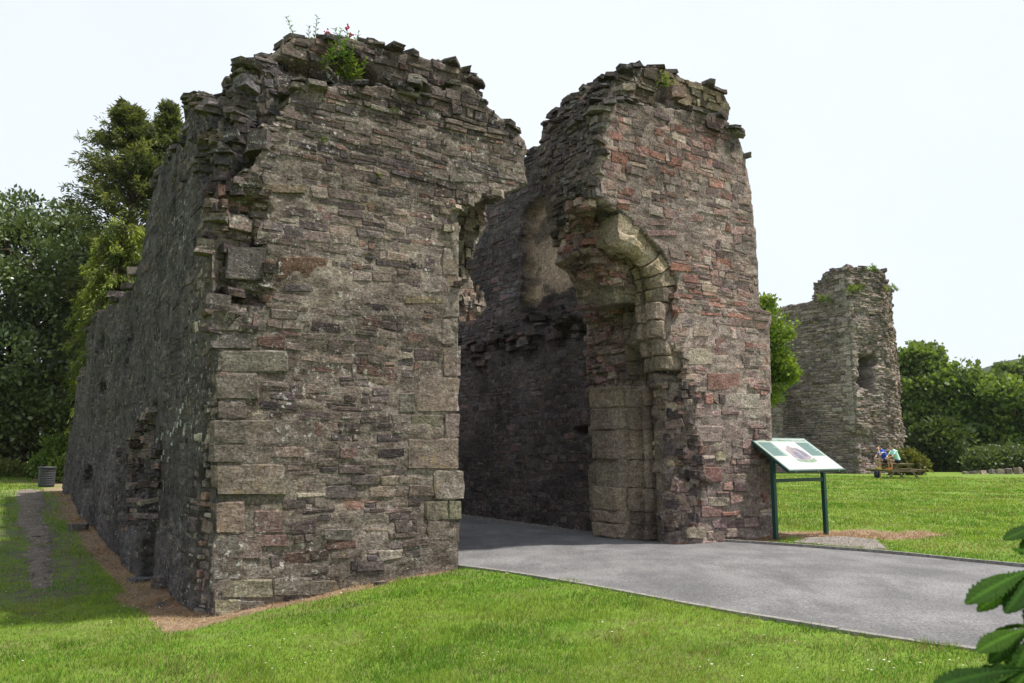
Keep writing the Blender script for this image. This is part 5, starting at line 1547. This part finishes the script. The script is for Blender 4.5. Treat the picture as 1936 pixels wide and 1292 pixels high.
for sx, nm in ((-1, 0), (1, 1)):
    mb = MB().box((sx*hw - .035, -.035, -.3), (sx*hw + .035, .035, cz - .03 ))
    mb.build('post', M['green_metal'], sg)
MB().box((-hw + .036, -.022, 1.0), (hw - .036, .022, 1.06)).build('cross_bar', M['green_metal'], sg)
panel = MB().box((-PW/2, -PD/2, -.035), (PW/2, PD/2, .012), Mp).build('panel', M['green_metal'], sg)
def pr(name, u0, v0, u1, v1, z, mat, th=.002):
    """flat print on the panel: u from left, v from the top edge"""
    x0, x1 = -PW/2 + u0*PW, -PW/2 + u1*PW; y1, y0 = PD/2 - v0*PD, PD/2 - v1*PD
    MB().box((x0, y0, z), (x1, y1, z + th), Mp).build(name, mat, panel)
pr('print_sheet', .025, .035, .975, .965, .0125, M['print_cream'])
pr('header_band', .04, .06, .96, .125, .0150, M['print_teal'])
pr('text_column', .045, .15, .285, .58, .0150, M['print_teal'])
pr('text_column', .715, .15, .955, .58, .0150, M['print_teal'])
pr('picture_ground', .30, .15, .70, .80, .0150, M['print_white'])
r = random.Random(5)
def lines(name, u0, v0, u1, v1, n, mat, z=.0176, h=.45):
    mb = MB()
    for k in range(n):
        v = v0 + (v1-v0)*(k+.5)/n; hh = (v1-v0)/n*h*.5
        x0 = -PW/2 + u0*PW; x1 = -PW/2 + (u0 + (u1-u0)*r.uniform(.75, 1))*PW
        mb.box((x0, PD/2 - (v+hh)*PD, z), (x1, PD/2 - (v-hh)*PD, z + .0015), Mp)
    mb.build(name, mat, panel)
lines('text_lines', .055, .17, .275, .56, 18, M['ink_dark']); lines('text_lines', .725, .17, .945, .56, 18, M['ink_dark'])
def words(u0, u1):
    mb = MB(); u = u0
    while u < u1:
        w = r.uniform(.006, .012)
        mb.box((-PW/2 + u*PW, PD/2 - .108*PD, .0176), (-PW/2 + (u+w)*PW, PD/2 - .078*PD, .0191), Mp); u += w + (.004 if r.random() < .85 else .014)
    mb.build('title_lettering', M['print_cream'], panel)
words(.07, .36); words(.71, .87)
pr('emblem', .46, .065, .56, .12, .0176, M['ink_green'])
def blob(name, pts, z, mat):
    V = [Mp @ Vector((-PW/2 + u*PW, PD/2 - v*PD, zz)) for zz in (z, z + .0015) for u, v in pts]
    n = len(pts); F_ = [tuple(range(n, 2*n)), tuple(range(n))[::-1]] + [(i, (i+1) % n, n+(i+1) % n, n+i) for i in range(n)]
    add(name, mesh_from(name, V, F_, mat), panel)
blob('castle_drawing', [(.36, .62), (.37, .42), (.40, .34), (.43, .36), (.45, .29), (.5, .27), (.54, .33), (.6, .32), (.63, .40), (.66, .42), (.67, .62), (.6, .68), (.5, .7), (.42, .68)], .0176, M['ink_stone'])
blob('castle_drawing_shade', [(.43, .64), (.44, .5), (.48, .44), (.51, .48), (.53, .64), (.48, .68)], .0196, M['ink_blue'])
blob('castle_drawing_shade', [(.57, .60), (.57, .38), (.6, .36), (.62, .42), (.635, .6)], .0196, M['ink_blue'])
blob('meadow_drawing', [(.34, .66), (.42, .69), (.5, .71), (.6, .69), (.69, .64), (.68, .74), (.58, .78), (.45, .77), (.36, .74)], .0186, M['ink_green'])
for u in (.12, .5, .88):
    MB().tube([Mp @ Vector((-PW/2 + u*PW, -PD/2 - .001, -.012)), Mp @ Vector((-PW/2 + u*PW, -PD/2 - .008, -.012))], .012, 8).build('bolt', M['bolt'], panel)

# ------------------------------------------------------------------ litter bin
bp = on_ground(87, 921)
bn = empty('litter_bin', tuple(bp)); tag(bn, 'dark grey ribbed litter bin at the far end of the path', 'bin')
M['bin'] = plain('dark_bin', (.035, .035, .042), .55, .4, .25, 8)
R_ = .24; hh = .62
prof = [(R_*.9, 0), (R_*.93, .02)]
for k in range(7):
    z = .05 + k*.07; prof += [(R_*(.93 + .004*k), z), (R_*(.93 + .004*k) + .008, z+.012), (R_*(.93 + .004*k) + .008, z+.03), (R_*(.93+.004*k), z+.042)]
prof += [(R_*.97, hh-.06)]
MB().lathe(prof, 28).build('body', M['bin'], bn, True)
rim = MB().lathe([(R_*.97, hh-.07), (R_*1.06, hh-.06), (R_*1.06, hh-.01), (R_*1.0, hh), (R_*.86, hh-.005), (R_*.84, hh-.1)], 28).build('rim', M['bin'], bn, True)
MB().lathe([(R_*.84, hh-.1), (0.001, hh-.1)], 28).build('liner', plain('black_liner', (.01, .01, .011), .5), bn)

# ------------------------------------------------------------------ fallen stones at the foot of the left corner
for k, (px, py, d, lab) in enumerate([(306, 1112, (.34, .26, .17), 'squarish fallen block at the foot of the dark side wall'), (268, 1100, (.36, .26, .06), 'flat grey slab lying in brown grass beside the fallen block'), (150, 962, (.4, .34, .15), 'low rounded stone at the far foot of the side wall'),
                                      (128, 935, (.3, .2, .1), 'small stone in brown grass at the end of the path'), (718, 1106, (.22, .1, .05), 'small dark slab lying against the foot of the front face'), (304, 1146, (.12, .08, .05), 'dark stone chip in the brown grass near the corner'), (71, 971, (.16, .1, .04), 'flat stone lying in the gravel path')]):
    p = on_ground(px, py); g = make_slab(np.array((0, 0, d[2]*.38)), d, r.uniform(-.3, .3) + .6, (.05, .04), 300 + k)
    o = add('fallen_stone', mesh_from('fallen_stone', np.array(g[0]), g[1], M['stone_side'], np.tile((.15, .13, .115) if k != 1 else (.12, .115, .115), (len(g[0]), 1))))
    o.location = p; tag(o, lab, 'stone', 'fallen stones')

# ------------------------------------------------------------------ picnic table
TBY = 41.0
tp = on_y(1694, 902, TBY); tp.z = H1(tp.x, TBY)
tb = empty('picnic_table', tuple(tp), math.radians(8)); tag(tb, 'weathered wooden picnic table with two people sitting on it', 'picnic table')
M['wood'] = plain('weathered_wood', (.2, .155, .1), .85, .2, .35, 9, .5)
M['mossy_wood'] = plain('mossy_wood', (.16, .15, .06), .9, .2, .4, 9, .5)
# seen nearly end-on: planks run along y
for k in range(5):
    x = -.36 + k*.18; MB().box((x-.082, -.9, .71), (x+.082, .9, .75)).build('plank', M['wood'], tb)
for sx in (-1, 1):
    for k in range(2):
        x = sx*(.78 + k*.17); MB().box((x-.08, -.9, .41), (x+.08, .9, .45)).build('seat_plank', M['mossy_wood'] if sx < 0 else M['wood'], tb)
    for sy in (-.62, .62):
        mb = MB(); a = Vector((sx*.22, sy, .70)); b = Vector((sx*.80, sy, -.02))
        mb.quadbox([b + Vector((-.06, -.03, 0)), b + Vector((.06, -.03, 0)), b + Vector((.06, .03, 0)), b + Vector((-.06, .03, 0)), a + Vector((-.06, -.03, 0)), a + Vector((.06, -.03, 0)), a + Vector((.06, .03, 0)), a + Vector((-.06, .03, 0))])
        mb.build('leg', M['wood'], tb)
for sy in (-.69, .69):
    MB().box((-1.0, sy-.03, .33), (1.0, sy+.03, .405)).build('cross_beam', M['wood'], tb)
    MB().box((-.42, sy-.03, .63), (.42, sy+.03, .705)).build('top_beam', M['wood'], tb)

# ------------------------------------------------------------------ people
M['skin'] = plain('skin', (.5, .3, .21), .6, .3, .06, 20)
M['blue_shirt'] = plain('blue_shirt', (.03, .1, .55), .85, .1, .15, 8)
M['aqua_shirt'] = plain('aqua_shirt', (.45, .75, .72), .85, .1, .1, 8)
M['white_stripe'] = plain('white_stripe', (.75, .75, .75), .85, .1, .05, 8)
M['black_cloth'] = plain('black_cloth', (.012, .013, .016), .85, .1, .2, 8)
M['hair'] = plain('dark_hair', (.02, .014, .01), .6, .3, .3, 60, .5)
M['orange_shoe'] = plain('orange_shoe', (.75, .22, .02), .6, .3, .1, 20)
M['yellow_shoe'] = plain('yellow_shoe', (.6, .5, .05), .6, .3, .1, 20)
def person(label, loc, rz, shirt, shorts, shoe, hand_up, seed):
    root = empty('person', loc, rz); tag(root, label, 'person', 'people on the picnic table')
    J = dict(pel=(0, 0, .86), wa=(-.06, 0, 1.04), ch=(-.16, 0, 1.24), sh=(-.2, 0, 1.36), nk=(-.25, 0, 1.44), hd=(-.31, 0, 1.56))
    segs = []   # (pts, radii, tag)
    segs.append(([J['pel'], J['wa'], J['ch'], J['sh']], [.15, .14, .155, .11], 'shirt'))
    segs.append(([J['sh'], J['nk'], (-.27, 0, 1.49)], [.07, .052, .05], 'skin'))
    for sy in (-1, 1):
        hip = (0, sy*.09, .84); kn = (-.46, sy*.13, .93 + .02*sy); an = (-.40, sy*.11, .55)
        segs.append(([hip, tuple(np.array(hip)*.45 + np.array(kn)*.55)], [.095, .085], 'shorts'))
        segs.append(([tuple(np.array(hip)*.5 + np.array(kn)*.5), kn, tuple(np.array(kn)*.6 + np.array(an)*.4), an], [.072, .058, .055, .036], 'skin'))
        segs.append(([an, (-.42, sy*.11, .50), (-.55, sy*.12, .48)], [.036, .036, .03], 'skin'))
        shd = (-.19, sy*.19, 1.34)
        up = hand_up and sy < 0
        el = (-.42, sy*.21, 1.10) if not up else (-.46, sy*.18, 1.16)
        ha = (-.56, sy*.08, 1.03) if not up else (-.44, sy*.06, 1.44)
        segs.append(([(-.18, sy*.1, 1.34), shd], [.08, .07], 'shirt'))
        segs.append(([shd, tuple(np.array(shd)*.5 + np.array(el)*.5)], [.066, .056], 'shirt'))
        segs.append(([tuple(np.array(shd)*.55 + np.array(el)*.45), el, tuple(np.array(el)*.4 + np.array(ha)*.6), ha], [.045, .04, .036, .026], 'skin'))
        hv = np.array(ha); dv = hv - np.array(el); dv = dv/np.linalg.norm(dv)
        side = np.cross(dv, (0, 0, 1)); side /= np.linalg.norm(side)
        segs.append(([tuple(hv), tuple(hv + dv*.07)], [.032, .036], 'skin'))
        for f in range(4):
            b0 = hv + dv*.08 + side*(.027 - .018*f); L_ = (.065, .075, .07, .055)[f]
            segs.append(([tuple(b0), tuple(b0 + dv*L_*.5), tuple(b0 + dv*L_ - np.array((0, 0, .02)))], [.0105, .0095, .008], 'skin'))
        b0 = hv + dv*.02 + side*.03
        segs.append(([tuple(b0), tuple(b0 + side*.025 + dv*.03), tuple(b0 + side*.03 + dv*.06)], [.012, .011, .009], 'skin'))
    mb = MB()
    for pts, rad, tg in segs:
        mb.tube(pts, rad, 10)
        for p, q in zip(pts, rad): mb.ball(p, q, 10, 6)
    hc = Vector(J['hd'])
    mb.ball(hc, (.095, .075, .115), 12, 8); mb.ball(hc + Vector((-.035, 0, -.055)), (.06, .052, .055), 10, 6)
    mb.tube([hc + Vector((-.09, 0, .02)), hc + Vector((-.112, 0, -.02))], [.008, .016], 6)
    for sy in (-1, 1): mb.ball(hc + Vector((.005, sy*.076, -.005)), (.02, .01, .03), 6, 5)
    bm = bmesh.new(); vs = [bm.verts.new(v) for v in mb.v]
    for f in mb.f:
        try: bm.faces.new([vs[i] for i in f])
        except ValueError: pass
    V, Q, N = remesh_bm(bm, .011)
    me = mesh_from('body', V, Q, None, None, True)
    for m_ in (M['skin'], shirt, shorts, M['white_stripe']): me.materials.append(m_)
    cen = V[Q].mean(1); best = np.full(len(cen), 9.0); lab = np.zeros(len(cen), int)
    for pts, rad, tg in segs:
        for (a, b, ra, rb) in zip(pts[:-1], pts[1:], rad[:-1], rad[1:]):
            a, b = np.array(a), np.array(b); d = b - a
            t = np.clip(((cen - a) @ d) / (d @ d), 0, 1)
            q = np.linalg.norm(cen - a - t[:, None]*d, axis=1) - (ra + (rb-ra)*t)
            k = q < best; best[k] = q[k]; lab[k] = dict(skin=0, shirt=1, shorts=2)[tg]
    hd_ = np.linalg.norm(cen - np.array(hc), axis=1) < .135; lab[hd_ & (cen[:, 2] > 1.47)] = 0
    lab[(lab == 1) & (cen[:, 2] < .93)] = 2
    if shirt.name == 'blue_shirt': lab[(lab == 1) & (np.abs(cen[:, 2] - 1.3) < .02)] = 3
    me.polygons.foreach_set('material_index', lab.astype(np.int32)); me.update()
    add('body', me, root)
    hr = MB().ball(hc + Vector((.02, 0, .03)), (.095, .085, .105), 14, 9)
    hv = [(x + rng.uniform(-.006, .006), y + rng.uniform(-.006, .006), max(z, hc.z - .05 + (hc.x + .04 - x)*.9)) for x, y, z in hr.v]
    hr.v = hv; hr.build('hair', M['hair'], root, True)
    for sy in (-1, 1):
        sh = MB().tube([(-.36, sy*.11, .50), (-.40, sy*.11, .495), (-.50, sy*.115, .485), (-.58, sy*.12, .478), (-.61, sy*.12, .474)], [.03, .045, .046, .04, .02], 10)
        sh.build('shoe', shoe, root, True)
    return root
Rz = Matrix.Rotation(math.radians(8), 3, 'Z')
pA = tp + Rz @ Vector((-.12, -.42, 0)); pB = tp + Rz @ Vector((-.30, .28, 0))
person('seated person in pale aqua shirt and black shorts, orange shoes on the bench', tuple(pA), math.radians(8), M['aqua_shirt'], M['black_cloth'], M['orange_shoe'], False, 1)
person('seated person in blue shirt, eating, behind the one in aqua', tuple(pB), math.radians(10), M['blue_shirt'], M['black_cloth'], M['yellow_shoe'], True, 2)
# rucksack by the bench
bgp = on_ground(1655, 902); bgp = Vector((tp.x - 1.08, TBY - .25, H1(tp.x - 1.08, TBY)))
bg = empty('rucksack', tuple(bgp)); tag(bg, 'dark rucksack on the grass at the end of the picnic bench', 'rucksack')
mb = MB().ball((0, 0, .19), (.15, .12, .2), 12, 8).ball((.0, -.1, .13), (.11, .06, .1), 10, 6)
bm = bmesh.new(); vs = [bm.verts.new(v) for v in mb.v]
for f in mb.f: bm.faces.new([vs[i] for i in f])
V, Q, N = remesh_bm(bm, .02); V[:, 2] = np.maximum(V[:, 2], .01)
add('bag', mesh_from('bag', V, Q, plain('navy_bag', (.015, .015, .03), .8, .2), None, True), bg)
MB().tube([(-.05, 0, .38), (-.04, 0, .43), (.04, 0, .43), (.05, 0, .38)], .012, 6).build('handle', M['black_cloth'], bg)
MB().tube([(.08, -.13, .3), (.12, -.15, .18), (.1, -.13, .06)], .018, 6).build('strap', plain('red_strap', (.4, .08, .06), .8), bg)

# ------------------------------------------------------------------ plants growing on the ruins
M['petal'] = plain('crimson_petal', (.42, .015, .05), .6, .2, .3, 30)
M['stem'] = plain('stem', (.1, .14, .04), .7, .2, .2, 20)
def wall_plant(name, label, root_pos, n_st, h, spread, lsize, c0, c1, seed, flowers=0, lean=(0, 0, 0), group='plants growing on the walls'):
    rr = random.Random(seed); root = empty(name, tuple(root_pos)); tag(root, label, 'plant', group)
    V, F_, C = [], [], []
    for k in range(n_st):
        a = rr.uniform(0, 6.28); o = Vector((rr.gauss(0, spread*.35), rr.gauss(0, spread*.2), 0))
        hh = h * rr.uniform(.55, 1.05)
        tip = o + Vector((math.cos(a)*spread*.4, math.sin(a)*spread*.4, hh)) + Vector(lean)*hh
        mid = o.lerp(tip, .5) + Vector((rr.gauss(0, .02), rr.gauss(0, .02), .02))
        MB().tube([o, mid, tip], [.006, .005, .003], 5).build('stem', M['stem'], root)
        nl = max(5, int(hh / .03))
        for q in range(nl):
            f = (q + .5)/nl; p = o.lerp(mid, f*2) if f < .5 else mid.lerp(tip, f*2-1)
            for sd_ in (0, math.pi):
                an = q*1.3 + sd_ + rr.uniform(-.3, .3); L_ = lsize*rr.uniform(.7, 1.2)*(1.15 - .6*f)
                d = Vector((math.cos(an), math.sin(an), rr.uniform(.2, .7))).normalized(); sdv = d.cross(Vector((0, 0, 1))).normalized()
                b = len(V); V += [p, p + d*L_*.5 + sdv*L_*.2, p + d*L_, p + d*L_*.5 - sdv*L_*.2]; F_.append((b, b+1, b+2, b+3))
                tn = rr.random(); cc = [x*(1-tn) + y*tn for x, y in zip(c0, c1)]; C += [cc]*4
        if k < flowers:
            mb = MB()
            for q in range(16):
                mb.ball(tip + Vector((rr.gauss(0, .022), rr.gauss(0, .022), rr.uniform(-.03, .04))), rr.uniform(.008, .014), 6, 4)
            mb.build('flower_head', M['petal'], root)
    add('leaves', mesh_from('leaves', np.array([tuple(v) for v in V]), F_, M['leaf'], np.array(C)), root)
def L2W(s, t, z): x, y = st2world(s, t); return Vector((x, y, z))
def surf_front(px, py, bv, out=.02):
    s, z = on_t(px, py); d = F_FRONT.depth(bv, s, z); return L2W(s, -(d or 0) - out, z)
g0, g1 = (.06, .12, .02), (.22, .28, .05)
wall_plant('valerian', 'red-flowered valerian growing on top of the left gatehouse block', surf_front(640, 96, bvL, 0) , 11, .62, .5, .085, (.06, .13, .03), (.16, .25, .06), 1, 3)
wall_plant('valerian', 'leafy green valerian stems below the red flowers on the left block', surf_front(622, 106, bvL), 10, .36, .4, .085, g0, g1, 2)
wall_plant('valerian', 'bushy yellow-green valerian right of the red flowers on the left block', surf_front(680, 132, bvL), 12, .36, .42, .09, g0, g1, 3)
wall_plant('valerian', 'small green plant in a hollow below the right shoulder of the left block', surf_front(797, 178, bvL), 5, .16, .2, .06, g0, g1, 4)
wall_plant('valerian', 'green plant with dark seed heads on top of the right block', surf_front(1280, 160, bvR), 8, .3, .3, .08, g0, g1, 5)
for k, (px, py, bv, lab) in enumerate([(612, 270, bvL, 'tiny weed tuft high on the left front face'), (717, 338, bvL, 'tiny bright weed tuft mid-height on the left front face'), (745, 215, bvL, 'tiny weed tuft below the valerian on the left front face'), (1310, 490, bvR, 'tiny weed tuft on the right front face')]):
    wall_plant('weed_tuft', lab, surf_front(px, py, bv), 4, .07, .1, .035, g0, (.25, .3, .03), 20 + k)
for k, (px, py, n_, h_, lab) in enumerate([(1655, 508, 9, .5, 'green weeds on the very top of the far tower'), (1625, 545, 9, .5, 'green weeds on the shoulder of the far tower'), (1562, 566, 9, .55, 'green weeds on the lower left wall top of the far tower'), (1682, 545, 6, .5, 'green weeds on the right edge of the far tower')]):
    wall_plant('wall_weeds', lab, on_y(px, py + 6, TY + (.0, -.3, .8, .9)[k]), n_, h_, .8, .22, g0, g1, 40 + k)

# ------------------------------------------------------------------ horse chestnut twig hanging in from the right
M['chestnut_leaf'] = leaf_mat('chestnut_leaf', .4, .7, .06, .35)
def leaflet(base, tip, width, nrm, seed, colr):
    rr = random.Random(seed); base, tip = Vector(base), Vector(tip)
    d = tip - base; L_ = d.length; d.normalize(); nrm = (nrm - d*nrm.dot(d)).normalized(); sd_ = d.cross(nrm).normalized()
    n, mcol = 34, 4; V, F_, C = [], [], []
    for i in range(n+1):
        f = i/n
        w = width * (math.sin(math.pi*min(1, f**1.7*.98 + .02)))**.8 * (.4 + .7*f) * (1 + (.16 if i % 2 else -.08) + rr.uniform(-.06, .06))
        if i == n: w = .0006
        for j in range(-mcol, mcol+1):
            g = j/mcol
            vein = .0055 * math.sin((f*15 - abs(g)*1.6)*2*math.pi) * (abs(g)**.4) * math.sin(math.pi*f)
            z = -.1*width*(1-abs(g)) + vein - .22*L_*(f-.45)**2 - .12*width*g*g
            V.append(base + d*L_*(f + .05*abs(g)*(1-f)) + sd_*w*g + nrm*z)
            k = 1.9 if j == 0 else (1.0 + .3*math.sin((f*15 - abs(g)*1.6)*2*math.pi))
            C.append(tuple(c*k for c in colr))
    w = 2*mcol+1
    for i in range(n):
        for j in range(w-1): q = i*w+j; F_.append((q, q+1, q+w+1, q+w))
    return mesh_from('leaflet', np.array([tuple(v) for v in V]), F_, M['chestnut_leaf'], np.array(C), True)
tw_ = empty('chestnut_twig', tuple(on_y(2060, 1200, 1.75))); tag(tw_, 'horse chestnut twig with large serrated leaves reaching in at the lower right', 'twig')
def toL(p): return Vector(p) - tw_.location
hub = []
leaves = [((1975, 1062), 1.72, [((1832, 1128), 1.6, 34), ((1846, 1150), 1.72, 30), ((1905, 1150), 1.62, 34), ((1918, 1030), 1.8, 24), ((1960, 1200), 1.6, 40)]),
          ((1962, 1178), 1.6, [((1852, 1222), 1.5, 30), ((1868, 1250), 1.6, 26), ((1912, 1290), 1.52, 36), ((1880, 1186), 1.7, 26), ((1980, 1310), 1.5, 36)]),
          ((1950, 1258), 1.45, [((1768, 1288), 1.35, 34), ((1800, 1330), 1.4, 36), ((1870, 1370), 1.4, 40), ((1830, 1262), 1.55, 30)]),
          ((1990, 985), 1.9, [((1900, 1014), 1.85, 22), ((1930, 1040), 1.85, 20), ((1960, 1060), 1.8, 24)])]
for k, (hb, Y, tips_) in enumerate(leaves):
    hw_ = on_y(*hb, Y); base_w = on_y(2060, 1120 + 40*k, Y + .12)
    lf_ = MB().tube([toL(base_w), toL(hw_.lerp(base_w, .5) + Vector((0, 0, .01))), toL(hw_)], [.0035, .003, .0032], 6).build('leaf', M['stem'], tw_, True)
    for q, (tpx, tY, wpx) in enumerate(tips_):
        wpx *= .64
        tpw = on_y(*tpx, tY)
        c = [(.028, .072, .007), (.045, .105, .009), (.018, .05, .006)][(k+q) % 3]
        me = leaflet(toL(hw_), toL(tpw), wpx*Y/FPX, Vector((.1, -.55, .8)), k*9+q, c)
        add('leaflet', me, lf_)
mb = MB().tube([toL(on_y(2200, 1050, 2.1)), toL(on_y(2100, 1120, 1.9)), toL(on_y(2060, 1160, 1.78)), toL(on_y(2062, 1290, 1.6))], [.012, .01, .008, .005], 8)
mb.build('twig_stem', M['bark'], tw_, True)
# ------------------------------------------------------------------ summer haze
hz = MB().box((-700, -80, -14), (1250, 1320, 175)).build('haze', None)
m_ = bpy.data.materials.new('haze'); m_.use_nodes = True; nt = m_.node_tree; nt.nodes.clear()
ho = nt.nodes.new('ShaderNodeOutputMaterial'); hv_ = nt.nodes.new('ShaderNodeVolumePrincipled')
hv_.inputs['Color'].default_value = (.86, .93, 1.0, 1); hv_.inputs['Density'].default_value = .00012
nt.links.new(hv_.outputs[0], ho.inputs['Volume']); hz.data.materials.append(m_)
tag(hz, 'thin summer haze in the air', kind='stuff')
